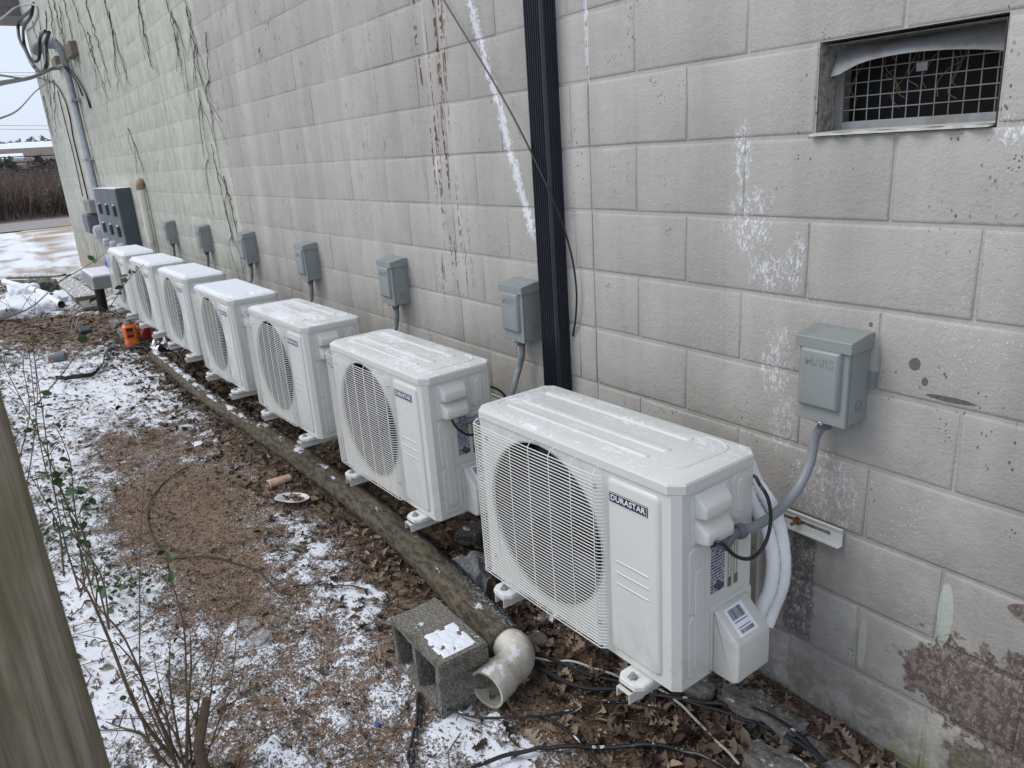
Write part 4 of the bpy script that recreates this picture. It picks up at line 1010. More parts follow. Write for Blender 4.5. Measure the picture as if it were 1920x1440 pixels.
quad(cbp(0, 0, zb), cbp(0, 0, ht), cbp(0, wd, ht), cbp(0, wd, zb))
# end face with the shallow step of a stretcher block
quad(cbp(Lw, 0, zb), cbp(Lw, wd, zb), cbp(Lw, wd, ht * .62), cbp(Lw, 0, ht * .62)); quad(cbp(Lw, 0, ht * .62), cbp(Lw, wd, ht * .62), cbp(Lw + .010, wd, ht * .66), cbp(Lw + .010, 0, ht * .66))
quad(cbp(Lw + .010, 0, ht * .66), cbp(Lw + .010, wd, ht * .66), cbp(Lw + .010, wd, ht), cbp(Lw + .010, 0, ht)); quad(cbp(Lw, 0, ht), cbp(Lw + .01, 0, ht), cbp(Lw + .01, wd, ht), cbp(Lw, wd, ht))
quad(cbp(Lw, 0, ht * .62), cbp(Lw + .01, 0, ht * .66), cbp(Lw + .01, 0, ht), cbp(Lw, 0, ht))
for i0, i1 in ((1, 2), (3, 4)):
    u0, u1, z0, z1 = us[i0], us[i1], zs[1], zs[2]
    quad(cbp(u0, 0, z0), cbp(u0, wd, z0), cbp(u1, wd, z0), cbp(u1, 0, z0)); quad(cbp(u0, 0, z1), cbp(u1, 0, z1), cbp(u1, wd, z1), cbp(u0, wd, z1))
    quad(cbp(u0, 0, z0), cbp(u0, 0, z1), cbp(u0, wd, z1), cbp(u0, wd, z0)); quad(cbp(u1, 0, z0), cbp(u1, wd, z0), cbp(u1, wd, z1), cbp(u1, 0, z1))
me = b.mesh('block_body', 'cinder'); bm = bmesh.new(); bm.from_mesh(me); bmesh.ops.remove_doubles(bm, verts=bm.verts, dist=1e-4)
bmesh.ops.recalc_face_normals(bm, faces=bm.faces)
bmesh.ops.bevel(bm, geom=[e for e in bm.edges if e.is_manifold and e.calc_face_angle(0) > .6], offset=.005, segments=2, affect='EDGES'); bmesh.ops.triangulate(bm, faces=[f for f in bm.faces if len(f.verts) > 4])
bmesh.ops.subdivide_edges(bm, edges=[e for e in bm.edges if e.calc_length() > .05], cuts=5, use_grid_fill=True)
for v in bm.verts:
    c = v.co; n = fbm(np.array([c.x * 22 + c.z * 13]), np.array([c.y * 22 - c.z * 17]), 3, 61)[0] - .5; v.co += v.normal * float(n) * .010
bm.to_mesh(me); bm.free(); me.transform(Matrix.Translation(-cbk.location)); me.shade_smooth(); me.set_sharp_from_angle(angle=math.radians(60)); link('block_body', me, cbk)
def snowpatch(c, U, V, w, h, th, seed, name='snow_patch', thr=.45, res=26):
    """thin lying snow with ragged edge"""
    c, U, V = Vector(c), Vector(U), Vector(V); b = MB(); g = np.linspace(-.5, .5, res); gx, gy = np.meshgrid(g, g, indexing='ij')
    m = fbm(gx * 5 + seed * 7.3, gy * 5 + seed * 3.1, 4, seed) + .35 * (1 - 4 * np.maximum(gx ** 2, gy ** 2)) - thr; keep = m > 0
    hh = th * np.clip(m / .25, 0, 1) ** .6 * np.clip((.5 - np.maximum(np.abs(gx), np.abs(gy))) * 16, 0, 1) ** .5; id_ = {}
    def vid(i, j):
        if (i, j) not in id_: id_[(i, j)] = len(b.v); b.v.append(tuple(c + U * (g[i] * w) + V * (g[j] * h) + Vector((0, 0, float(hh[i, j])))))
        return id_[(i, j)]
    for i in range(res - 1):
        for j in range(res - 1):
            if keep[i, j] or keep[i + 1, j] or keep[i, j + 1] or keep[i + 1, j + 1]: b.f.append((vid(i, j), vid(i + 1, j), vid(i + 1, j + 1), vid(i, j + 1)))
    if not b.f: return None
    return b.mesh(name, 'snow', smooth=True, auto=0)
me = snowpatch(cbp(Lw * .74, wd * .50, ht + .0015) - cbk.location, ux, uy, .15, .13, .0022, 4, thr=.54, res=60)
if me: link('snow_patch', me, cbk)
for i in range(3, 7):
    th = .009 + .004 * (i - 3)
    me = snowpatch((-.406, .15, H_ + .0035), (1, 0, 0), (0, 1, 0), .786, .276, th, 30 + i, 'snow_cap', .26 - .10 * (i - 3), 60)
    if me: link('snow_cap', me, units[i])
# cables on the ground
def gc(P, r, label, mat='black_cable', dz=0): 
    P = [Vector((p[0], p[1], 0)) for p in P]; Q = curve(P, 9); Q = [Vector((q.x, q.y, H(q.x, q.y) + r * .8 + dz + .004 * math.sin(k * .5))) for k, q in enumerate(Q)]
    b = MB(); b.tube(Q, r, 8); return one(b, 'cable', mat, label, 'cable', smooth=True)
gxy = lambda L: [G(x, y, .02) for x, y in L]
gc(gxy(((985, 1235), (1040, 1240), (1090, 1252), (1180, 1285), (1240, 1310), (1310, 1370), (1385, 1450))), .0042, 'white cable running under the nearest condenser towards the lower edge', 'white_cable', .030)
gc(gxy(((960, 1235), (1090, 1290), (1190, 1305), (1260, 1325), (1400, 1370), (1500, 1430), (1540, 1470))), .0075, 'thick black cable passing below the foot of the nearest condenser', dz=.028)
gc(gxy(((1000, 1225), (1110, 1270), (1200, 1298), (1300, 1340), (1420, 1395), (1520, 1450))), .006, 'second black cable bundled behind the thick one', dz=.028)
gc(gxy(((815, 1322), (900, 1343), (1000, 1342), (1100, 1325), (1180, 1318), (1240, 1340))), .0045, 'thin black cable curving out from under the cinder block', dz=.020)
gc(gxy(((783, 1290), (779, 1340), (768, 1390), (765, 1420), (790, 1455))), .005, 'black cable leaving the cinder block towards the bottom edge', dz=.008)
gc(gxy(((787, 1290), (786, 1340), (776, 1390), (772, 1425), (760, 1455))), .004, 'thin black cable paired beside the one at the cinder block', dz=.008)
gc(gxy(((860, 1450), (960, 1412), (1080, 1400), (1200, 1400), (1290, 1415), (1370, 1455))), .0065, 'black cable arching across the snow at the bottom edge', dz=.022)
gc(gxy(((1010, 1335), (1060, 1360), (1100, 1400), (1160, 1455))), .0055, 'black cable crossing under the arching one', dz=.010)
gc(gxy(((350, 868), (300, 905), (276, 950), (285, 1000), (320, 1035), (420, 1040), (480, 1062), (520, 1100), (545, 1108))), .004, 'thin brown cord winding across the bare dirt path', 'vine_dry', .006)
gc(gxy(((530, 1098), (600, 1095), (690, 1106))), .0035, 'short black cord end lying in the leaves', dz=.012)
gc(gxy(((510, 1025), (535, 1027), (562, 1027))), .004, 'short black stub of cable on the snow')
for k in range(6):
    o_ = k * 2.2; gc(gxy(((280, 652 + o_ * .4), (225, 648 + o_), (200, 657 + o_), (192, 680 + o_ * .6), (170, 700), (135, 707), (105, 710))), .005, ['outermost', 'second', 'third', 'fourth', 'fifth', 'innermost'][k] + ' strand of the black cable bundle on far snow', dz=.02 + .006 * k)
for k in range(3):
    gc(gxy(((262, 655 + k * 3), (300, 652 + k * 3), (330, 668 + k * 3), (345, 690), (350, 715))), .006, ['upper', 'middle', 'lower'][k] + ' black cable draped over the drain pipe', dz=.10)
gc(gxy(((1590, 1395), (1640, 1398), (1670, 1412), (1700, 1435))), .0035, 'short red wire on the broken concrete ledge', 'red_cable', .03)
# rubble ledge and stones
def rock(c, s, seed, flat=.6, rz=0):
    b = MB(); bm = bmesh.new(); bmesh.ops.create_icosphere(bm, subdivisions=4, radius=1); rr = random.Random(seed); ofs = rr.random() * 50
    for v in bm.verts:
        n = v.co.normalized(); q = Vector((max(-.72, min(.72, n.x)), max(-.72, min(.72, n.y)), max(-.66, min(.66, n.z)))) * 1.3
        f = fbm(np.array([n.x * 2 + ofs + n.z]), np.array([n.y * 2 - n.z * 1.3]), 4, seed)[0]; f2 = fbm(np.array([n.x * 9 + ofs + n.z * 7]), np.array([n.y * 9 - n.z * 5]), 3, seed + 3)[0]; v.co = q * (.62 + .55 * float(f) + .28 * (float(f2) - .5))
    M_ = Matrix.Rotation(rz, 3, 'Z')
    for v in bm.verts: v.co = M_ @ Vector((v.co.x * s[0], v.co.y * s[1], v.co.z * s[2])) + Vector(c)
    b.v = [tuple(v.co) for v in bm.verts]; b.f = [tuple(v.index for v in f.verts) for f in bm.faces]; bm.free(); return b
led = [(1.60, -.09, .055, .17, .055, .055, 'long broken concrete slab at the wall foot in the lower right corner'), (1.30, -.10, .07, .16, .07, .06, 'grey broken concrete lump below the condenser corner'), (1.86, -.12, .04, .12, .07, .06, 'cracked pale concrete piece at the right frame edge'),
       (1.06, -.13, .06, .13, .07, .06, 'dark concrete lump under the valve cover'), (.80, -.14, .05, .14, .08, .05, 'dark flat stone under the nearest condenser'), (1.45, -.22, .05, .10, .05, .05, 'tilted stone chunk in the leaves below the valve cover')]
for k, (x, y, z, sx, sy, sz, lb) in enumerate(led):
    one(rock((x, y, z), (sx, sy, sz), 100 + k, rz=.05 * k), 'concrete_chunk', 'footing', lb, 'rubble', smooth=True, auto=45)
for k, (px, py, s, lb) in enumerate(((915, 1165, .07, 'grey stone under the left side of the nearest condenser'), (1005, 1195, .055, 'frosty stone behind the plastic elbow'), (890, 1015, .08, 'flat stone just behind the clear plastic bag'), (1520, 1330, .035, 'cream lichen covered stone on the ledge'), (560, 1205 - 40, .02, 'small pale stone on the speckled ground'), (845, 975, .05, 'round stone under the second condenser'), (500, 800, .06, 'stone beside the drain pipe below the third condenser'))):
    c = G(px, py, .03); one(rock((c.x, c.y, H(c.x, c.y) + s * .25), (s, s * .8, s * .5), 200 + k, rz=k), 'stone', 'pvc' if 'cream' in lb else 'stone', lb, 'stone', smooth=True, auto=45)
# litter
def crumple(c, w, h, ht_, seed, res=14, mat='clear_plastic', rz=0):
    b = MB(); g = np.linspace(-.5, .5, res); gx, gy = np.meshgrid(g, g, indexing='ij'); z = ht_ * (fbm(gx * 3.5 + seed, gy * 3.5, 3, seed)) * (1.2 - 2 * (gx ** 2 + gy ** 2)) * 1.5
    cr, sr = math.cos(rz), math.sin(rz); jx = .25 * (fbm(gx * 4, gy * 4 + 9, 2, seed + 5) - .5)
    for i in range(res):
        for j in range(res):
            x, y = (gx[i, j] + jx[i, j]) * w, (gy[i, j] - jx[i, j]) * h; b.v.append((c[0] + x * cr - y * sr, c[1] + x * sr + y * cr, c[2] + float(z[i, j])))
    for i in range(res - 1):
        for j in range(res - 1): b.f.append((i * res + j, (i + 1) * res + j, (i + 1) * res + j + 1, i * res + j + 1))
    return b
c = G(877, 1075, .05); one(crumple((c.x, c.y, H(c.x, c.y) + .01), .26, .20, .11, 7, rz=.5), 'plastic_bag', 'clear_plastic', 'crumpled clear plastic bag on the leaves under the nearest condenser', 'plastic bag')
c = G(548, 938, .02); z = H(c.x, c.y); t = thing('paper_plate', 'small torn white paper plate lying beside the drain pipe', 'paper plate', (c.x, c.y, z))
b = MB(); L = []
for rr_, hh in ((.001, .006), (.055, .006), (.075, .014), (.095, .030), (.105, .031)): L.append([(c.x + rr_ * math.cos(a) * (1 if math.sin(a) > -.7 else .86), c.y + rr_ * math.sin(a) * .85, z + hh + .02 * math.cos(a + 1)) for a in [2 * math.pi * k / 40 for k in range(40)]])
b.loops(L, False, False); b.build('dish', 'paper', t, world=True, smooth=True)
c = G(520, 903, .03); z = H(c.x, c.y); t = thing('paper_cup', 'crushed orange and white paper cup on its side near the drain pipe', 'paper cup', (c.x, c.y, z)); ax = Vector((.95, .30, .1)).normalized()
ax = (G(545, 893, .03) - G(500, 908, .03)).normalized(); p0 = G(503, 908, .03)
b = MB(); b.lathe((p0.x, p0.y, z + .032), ax, ((.034, 0), (.033, .05), (.027, .13), (.026, .132)), 18); b.v = [(x, y, z + (zz - z) * .72) for x, y, zz in b.v]; b.build('cup_wall', 'cup_print', t, world=True, smooth=True)
b = MB(); b.lathe((p0.x, p0.y, z + .032), ax, ((.0335, -.002), (.036, 0), (.0335, .003)), 18); b.v = [(x, y, z + (zz - z) * .72) for x, y, zz in b.v]; b.build('rim', 'paper', t, world=True, smooth=True)
c = G(486, 1196, .01); z = H(c.x, c.y); b = MB(); b.lathe((c.x, c.y, z + .008), (.1, -.15, 1), ((.050, 0), (.048, .006), (.042, .008), (.040, .018), (.030, .020), (.001, .018)), 28); one(b, 'cup_lid', 'clear_lid', 'clear plastic cup lid lying on the speckled snow', 'cup lid', smooth=True)
c = G(468, 1165, .01); one(crumple((c.x, c.y, H(c.x, c.y) + .006), .09, .06, .012, 9), 'plastic_scrap', 'clear_lid', 'flat clear plastic scrap next to the cup lid', 'plastic scrap')
c = G(706, 1348, .01); one(crumple((c.x, c.y, H(c.x, c.y) + .003), .02, .02, .012, 12), 'bottle_cap', 'blue_plastic', 'tiny blue plastic bit on the speckled ground', 'plastic scrap')
for px, py, w, lb in ((930, 1343, .035, 'small white paper scrap by the thin black cable'), (1150, 1255, .0, ''), (370, 830, .06, 'long pale paper scrap on the dirt path'), (1250 - 35, 1365, .0, '')):
    if w: c = G(px, py, .01); one(crumple((c.x, c.y, H(c.x, c.y) + .004), w * 1.6, w, .010, int(px)), 'paper_scrap', 'paper', lb, 'paper scrap')
c = G(250, 650, 0); t = thing('orange_bottle', 'bright orange plastic bottle with black lettering under the sixth condenser', 'bottle', (c.x, c.y, 0)); zz = H(c.x, c.y)
b = MB(); b.rplate((c.x, c.y, zz), (1, 0, 0), (0, 1, 0), .15, .13, .03, ((.004, 0), (0, .01), (0, .07), (.006, .085), (.006, .095), (0, .11), (0, .22), (.02, .245), (.045, .25))); b.build('bottle_body', 'orange', t, world=True, smooth=True, auto=30)
b = MB(); b.lathe((c.x, c.y, zz + .25), (0, 0, 1), ((.05, 0), (.05, .015), (.035, .02), (.035, .045), (.001, .05)), 14); b.build('cap', 'grey_enamel', t, world=True)
for k, (h0, h1) in enumerate(((.115, .145), (.155, .165), (.175, .215))):
    b = MB(); b.box((c.x + .0755, c.y - .045, zz + h0), (c.x + .077, c.y + .02, zz + h1)); b.build('lettering', 'ink', t, world=True)
c = G(276, 640, 0) + Vector((-.12, .02, 0)); t = thing('red_cup', 'red cup with white script wedged beside the orange bottle', 'cup', (c.x, c.y, 0)); zz = H(c.x, c.y)
b = MB(); b.lathe((c.x, c.y, zz), (0, 0, 1), ((.050, 0), (.052, .02), (.068, .20), (.070, .205), (.066, .207)), 20, True, True); b.build('cup_body', 'red', t, world=True, smooth=True)
b = MB()
for k in range(5): 
    a0 = -.9 + k * .25; b.tube([(c.x + .0655 * math.cos(a0 + s_), c.y + .0655 * math.sin(a0 + s_), zz + .07 + .03 * k + q_) for s_, q_ in ((0, 0), (.12, .05), (.25, .01), (.38, .06))], .0035, 4)
b.build('script', 'paper', t, world=True)
b = MB(); b.lathe((c.x, c.y, zz + .207), (0, 0, 1), ((.072, 0), (.07, .012), (.04, .02), (.001, .022)), 18); b.build('lid', 'galv', t, world=True)
c = G(300, 655, .03); one(crumple((c.x, c.y, H(c.x, c.y) + .03), .30, .16, .14, 22), 'foil_sheet', 'foil', 'crumpled silver foil behind the drain pipe end', 'foil')
# snowy junk heap at the far corner
def plank(a, b_, w, h, mat, lb, nm='board', cat='board', z=None):
    a, b_ = Vector(a), Vector(b_); d = (b_ - a).normalized(); s = Vector((-d.y, d.x, 0)).normalized() * w / 2; m = MB()
    m.loops([[p - s, p + s, p + s + Vector((0, 0, h)), p - s + Vector((0, 0, h))] for p in (a, b_)], True, True); return one(m, nm, mat, lb, cat, bevel=.004)
plank(G(115, 528, .02), G(165, 566, .02), .30, .09, 'wood_old', 'weathered landscape timber lying from the wall foot to the junk heap')
plank(G(22, 527, .05), G(118, 524, .05), .22, .09, 'wood_old', 'long snow covered board behind the junk heap')
plank(G(5, 535, .02), G(78, 534, .02), .10, .10, 'wood_old', 'dark beam under the long snowy board')
plank(G(150, 540, .01), G(175, 580, .01), .25, .04, 'footing', 'flat concrete slab at the far wall foot', 'slab', 'slab')
def snowy_pipe(pa, pb, r, lb, mat='pvc'):
    a, b_ = G(*pa, .05), G(*pb, .05); t = thing('scrap_pipe', lb, 'pipe', (a.x, a.y, .05)); m = MB(); m.tube([a + Vector((0, 0, r)), b_ + Vector((0, 0, r))], r, 14, False); m.build('pipe_wall', mat, t, world=True, smooth=True)
    m = MB(); d = (b_ - a).normalized(); m.lathe(b_ + Vector((0, 0, r)), d, ((r * .9, .001), (.001, -.02)), 12); m.build('pipe_bore', 'black_void', t, world=True)
    m = MB(); s = Vector((-d.y, d.x, 0)); L = []
    for p in (a - d * .0, b_): L.append([p + Vector((0, 0, r)) + s * math.cos(q_) * r * 1.02 + Vector((0, 0, math.sin(q_) * r * (1.06 + .22 * math.sin(q_)))) for q_ in [math.pi * (.12 + .76 * k / 8) for k in range(9)]])
    m.loops(L, False, False, close=False); m.build('snow_ridge', 'snow', t, world=True, smooth=True)
snowy_pipe((85, 560), (117, 578), .047, 'snow topped white pipe with dark open end in the junk heap')
snowy_pipe((10, 535), (72, 553), .05, 'long snow covered pipe at the back of the junk heap')
snowy_pipe((45, 543), (98, 562), .045, 'grey pipe half buried in snow behind the open pipe', 'slate_enamel')
for k, (px, py, sx, sy, sz, lb) in enumerate(((60, 575, .75, .35, .16, 'low snow mound in front of the junk heap'), (15, 590, .6, .4, .18, 'snow mound at the left frame edge'), (48, 552, .4, .22, .2, 'snow heaped between the scrap pipes'), (120, 560, .5, .25, .10, 'thin snow bank beside the landscape timber'))):
    c = G(px, py, 0); one(rock((c.x, c.y, .0), (sx, sy, sz), 300 + k), 'snow_mound', 'snow', lb, 'snow', smooth=True, auto=0)
for k, (px, py, s, lb) in enumerate(((88, 540, .22, 'brown earthy rock on the junk heap'), (63, 536, .18, 'dark rounded lump with snow on the junk heap'), (245, 628, .15, 'tan concrete lump at the wall foot below the farthest condenser'), (228, 612, .13, 'brown rock left of the orange bottle'))):
    c = G(px, py, .05); one(rock((c.x, c.y, .06), (s, s * .8, s * .6), 330 + k), 'rock', 'stone' if k < 2 else 'footing', lb, 'rock', smooth=True, auto=45)
c = G(158, 620, .02); b = MB(); b.box((c.x - .18, c.y - .06, H(c.x, c.y)), (c.x + .16, c.y + .06, H(c.x, c.y) + .06)); one(b, 'dark_brick', 'ink', 'dark brick shaped lump on the far snow', 'brick', bevel=.012)
c = G(108, 672, .02); b = MB(); b.lathe((c.x, c.y, H(c.x, c.y) + .03), (.2, 1, .1), ((.03, -.08), (.05, -.07), (.05, .07), (.02, .09)), 12, True, True); one(b, 'grey_bottle', 'slate_enamel', 'small grey bottle on the snow left of the cable bundle', 'bottle', smooth=True)
c = G(96, 674, .02); one(rock((c.x, c.y, H(c.x, c.y) + .01), (.05, .03, .02), 399), 'orange_scrap', 'orange', 'tiny orange scrap beside the grey bottle', 'scrap')
for k in range(3):
    c = G(150 + 7 * k, 590 + 4 * k, .05); wire([(c.x - .4, c.y - .15, .03), (c.x - .1, c.y, .18), (c.x + .2, c.y - .1, .14), (c.x + .5, c.y - .2, .02)], .006, ['leftmost', 'middle', 'rightmost'][k] + ' pale yellow cable loop near the black tube', 'brush_light', name='cable')

# ------------------------------------------------------------------ leaves and litter
def oak(seed):
    r = random.Random(seed); n = r.choice((3, 4)); pts = [(0, .012)]; 
    for i in range(n):
        t = (i + .6) / (n + .6); w = .30 * math.sin(math.pi * (t * .85 + .12)) * r.uniform(.75, 1.15)
        pts += [(t - .05, .07), (t + .10, w), (t + .11, w * .72)]
    pts += [(1.0, .012)]
    vs = []; fs = []; cu = r.uniform(-.5, .9); tw = r.uniform(-.8, .8); cc = r.uniform(.3, 2.2)
    def bend(x, y): return (x - .5, y, .25 * cu * (x - .5) ** 2 * 2 + cc * abs(y) ** 1.3 + tw * y * (x - .5))
    m = len(pts)
    for x, y in pts: vs.append(bend(x, 0)); vs.append(bend(x, y)); vs.append(bend(x, -y * r.uniform(.8, 1.1)))
    for i in range(m - 1):
        a = i * 3; fs += [(a, a + 3, a + 4, a + 1), (a, a + 2, a + 5, a + 3)]
    return vs, fs
def simple_leaf(seed):
    r = random.Random(seed); vs = []; fs = []; cc = r.uniform(.2, 1.3); cu = r.uniform(-.6, .8); pts = [(0, .01), (.2, .17), (.5, .23), (.8, .14), (1, .005)]
    for x, y in pts:
        for s in (0, 1, -1): vs.append((x - .5, y * s, cu * (x - .5) ** 2 + cc * (y ** 1.2)* (s != 0)))
    for i in range(4): a = i * 3; fs += [(a, a + 3, a + 4, a + 1), (a, a + 2, a + 5, a + 3)]
    return vs, fs
shapes = [oak(i) for i in range(9)] + [simple_leaf(20 + i) for i in range(3)]
lm = []
for vs, fs in shapes:
    b = MB(); b.add(vs, fs); lm.append(b.mesh('dead_leaf', 'dead_leaf', smooth=True, auto=0))
rl = random.Random(99); cand = []
def dens(x, y):   # leaf density field
    d = 1.25 * math.exp(-((y + .30) / .26) ** 2) + .55 * math.exp(-((y + .62) / .18) ** 2) * (1 if x < .6 else .5) + .05
    if x > .9: d += .35 * math.exp(-((y + .20) / .2) ** 2)
    if x > .75 and -.75 < y < -.36: d *= .35
    if -.9 > y: d *= .6
    d += .24 * math.exp(-((y + 1.75) / .3) ** 2) * (x < .2) + .07
    return d
tries = 0
while len(cand) < 7200 and tries < 200000:
    tries += 1
    x = 2.2 - (rl.random() ** 1.25) * 9.5; y = rl.uniform(-2.3, -.03)
    if rl.random() > dens(x, y) / 1.6: continue
    if x > .28 and x < .62 and -.86 < y < -.60: continue
    cand.append((x, y))
cl = Vector(CAM['loc'])
def onscr(x, y):
    q = Mi @ (Vector((x, y, .03)) - cl)
    if q.z > -.2: return False
    px, py = 960 + CAM['f'] * q.x / -q.z, 720 - CAM['f'] * q.y / -q.z; return 0 < px < 1920 and 0 < py < 1440
vis = sorted([c for c in cand if onscr(*c)], key=lambda c: (Vector((c[0], c[1], 0)) - cl).length)
near_pool = vis[:900]; pick = set(near_pool[::3][:295])
LV, LF, LT = [], [], []
def ltilt(rr): return (rr.gauss(0, .55), rr.gauss(0, .55), rr.uniform(0, 6.28))
for (x, y) in cand:
    k = rl.randrange(12); s = rl.uniform(.030, .060) * (.75 if y < -.9 else 1) * (1.45 if (x > .3 and y > -.7) else 1.0) * (1.0 if x > -3 else 1.25); z = H(x, y) + .006 + rl.random() * .022 * math.exp(-((y + .3) / .3) ** 2); e = ltilt(rl)
    if (x, y) in pick:
        o = link('dead_leaf', lm[k], ground); o.location = (x, y, z); o.rotation_euler = e; o.scale = (s, s, s)
    else:
        T = Matrix.LocRotScale((x, y, z), Matrix.Rotation(e[2], 3, 'Z').to_euler(), (s, s, s)); T = Matrix.Translation((x, y, z)) @ Matrix.Rotation(e[2], 4, 'Z') @ Matrix.Rotation(e[0], 4, 'X') @ Matrix.Rotation(e[1], 4, 'Y') @ Matrix.Scale(s, 4)
        vs, fs = shapes[k]; o = len(LV); LV += [T @ Vector(v) for v in vs]; LF += [tuple(i + o for i in f) for f in fs]; LT += [rl.random()] * len(vs)
# small chips and needles
nchip = 78000
cx_ = 2.3 - rng.random(nchip) ** 1.15 * 9.3; cy_ = rng.uniform(-2.4, -.02, nchip); cs = snowcov(cx_, cy_)
keep = rng.random(nchip) < np.clip(1.15 - cs * 1.15, .16, 1); fx_ = rng.uniform(-13.5, -6, 9000); fy_ = rng.uniform(-3.2, -.3, 9000); fk = rng.random(9000) < np.clip(1.2 - snowcov(fx_, fy_) * 1.2, .04, 1); cx_, cy_ = np.r_[cx_[keep], fx_[fk]], np.r_[cy_[keep], fy_[fk]]; cz_ = Hfull(cx_, cy_) + .003
CV, CF, CT = [], [], []
for x, y, z in zip(cx_, cy_, cz_):
    a = rl.uniform(0, 6.28) if rl.random() < .6 else rl.gauss(.2, .5); kf = 4 if x < -7 else 1; l = kf * rl.uniform(.005, .026) * (1 if x > -3 else 1.4); w = l * rl.uniform(.10, .5); tz = rl.uniform(-.3, .3) * l; dx, dy = math.cos(a) * l / 2, math.sin(a) * l / 2; nx_, ny_ = -math.sin(a) * w / 2, math.cos(a) * w / 2; o = len(CV); t = rl.random()
    CV += [(x - dx, y - dy, z), (x + nx_, y + ny_, z + rl.uniform(.001, .006)), (x + dx, y + dy, z + abs(tz)), (x - nx_, y - ny_, z + .0015)]; CF.append((o, o + 1, o + 2, o + 3)); CT += [t] * 4
def stuffmesh(name, V_, F_, T_, mat, lb, cat, sm=False):
    me = bpy.data.meshes.new(name); me.from_pydata([tuple(v) for v in V_], [], F_); a = me.attributes.new('tone', 'FLOAT', 'POINT'); a.data.foreach_set('value', np.array(T_, np.float32)); me.materials.append(MAT[mat])
    if sm: me.shade_smooth()
    return tag(link(name, me), lb, cat, kind='stuff')
stuffmesh('leaf_litter', LV, LF, LT, 'litter', 'brown dead oak leaves piled along the wall and pipe', 'leaves', True)
stuffmesh('mulch', CV, CF, CT, 'litter', 'fine brown leaf chips and needles scattered over snow and dirt', 'mulch')
# snow crumbs
ncr = 17000
sx_ = 2.3 - rng.random(ncr) ** 1.1 * 5.5; sy_ = rng.uniform(-2.3, -.5, ncr); sc_ = snowcov(sx_, sy_); kp = (sc_ > .22) & (sc_ < .62); sx_, sy_ = sx_[kp], sy_[kp]; sz_ = Hfull(sx_, sy_)
V_, F_, T_ = [], [], []
for x, y, z in zip(sx_, sy_, sz_):
    r = rl.uniform(.0015, .0048); o = len(V_); a = rl.uniform(0, 2)
    V_ += [(x + r * math.cos(a), y + r * math.sin(a), z), (x + r * math.cos(a + 2.1), y + r * math.sin(a + 2.1), z), (x + r * math.cos(a + 4.2), y + r * math.sin(a + 4.2), z), (x, y, z + r * 1.1)]; F_ += [(o, o + 1, o + 3), (o + 1, o + 2, o + 3), (o + 2, o, o + 3)]; T_ += [0] * 4
stuffmesh('snow_crumbs', V_, F_, T_, 'snow', 'small white snow crumbs on the trodden ground', 'snow')
# fallen twigs
V_ = MB()
for k in range(900):
    x = 2.2 - rl.random() ** 1.2 * 7; y = rl.uniform(-2.2, -.1); a = rl.uniform(0, 6.28); l = rl.uniform(.04, .22); P = [(x, y), (x + math.cos(a) * l * .5, y + math.sin(a) * l * .5), (x + math.cos(a + .3) * l, y + math.sin(a + .3) * l)]
    V_.tube([(p[0], p[1], H(*p) + .006 + rl.random() * .01) for p in P], rl.uniform(.0010, .0024), 4)
tag(V_.build('fallen_twigs', 'twig', stuff=True), 'thin brown twigs scattered on the ground', 'twigs')

# ------------------------------------------------------------------ shrubs
def leafcard(LV, LF, LT, p, s, rr, tone):
    a = rr.uniform(0, 6.28); T = Matrix.Translation(p) @ Matrix.Rotation(a, 4, 'Z') @ Matrix.Rotation(rr.gauss(.3, .6), 4, 'X') @ Matrix.Rotation(rr.gauss(0, .5), 4, 'Y') @ Matrix.Scale(s, 4); o = len(LV)
    pts = [(0, 0), (.25, .26), (.55, .34), (.85, .2), (1.02, 0), (.85, -.2), (.55, -.34), (.25, -.26)]
    LV += [T @ Vector((x, y, .25 * abs(y) - .12 * x * x)) for x, y in pts] + [T @ Vector((.5, 0, -.04))]; LF += [(o + i, o + (i + 1) % 8, o + 8) for i in range(8)]; LT += [tone] * 9
def shrub(name, label, cat, base, stems, r0, leaf_p, leaf_s, seed, mat='twig'):
    rr = random.Random(seed); t = thing(name, label, cat, base); LV, LF, LT = [], [], []
    for st in stems:
        lp = leaf_p if len(st) < 3 or st[2] is None else st[2]; P = curve(st[0], 5); r = st[1]
        b = MB(); b.tube(P, [r * (1 - .75 * i / len(P)) for i in range(len(P))], 6)
        for i in range(2, len(P) - 1):
            if rr.random() < .28:
                q = P[i] + Vector((rr.gauss(0, .05), rr.gauss(0, .05), rr.uniform(.02, .10))) * (1 if r > .001 else 1); b.tube([P[i], (P[i] + q) / 2 + Vector((0, 0, .005)), q], [r * .45, r * .35, r * .2], 4)
                if rr.random() < lp: leafcard(LV, LF, LT, q, leaf_s * rr.uniform(.6, 1.2), rr, rr.random())
            k = lp * (i / len(P)) * 1.3
            while k > 0:
                if rr.random() < k: leafcard(LV, LF, LT, P[i] + Vector((rr.gauss(0, .006), rr.gauss(0, .006), 0)), leaf_s * rr.uniform(.6, 1.25), rr, rr.random())
                k -= 1
        b.build('stem', mat, t, world=True, smooth=True)
    if LV:
        me = bpy.data.meshes.new('foliage'); me.from_pydata([tuple(Vector(v) - Vector(base)) for v in LV], [], LF); a = me.attributes.new('tone', 'FLOAT', 'POINT'); a.data.foreach_set('value', np.array(LT, np.float32)); me.materials.append(MAT['green_leaf']); me.shade_smooth(); link('foliage', me, t)
    return t
XS = lambda pts, x: [Xp(px, py, x + k * dx_) for k, (px, py, dx_) in enumerate([(a, b_, 0) for a, b_ in pts])]
st = []
for pts, x, r, lp in (([(345, 1420), (330, 1340), (265, 1200), (200, 1040), (160, 940), (137, 1075 - 0)], .2, .006, None),):
    pass
base1 = G(345, 1400, .0)
stems1 = []
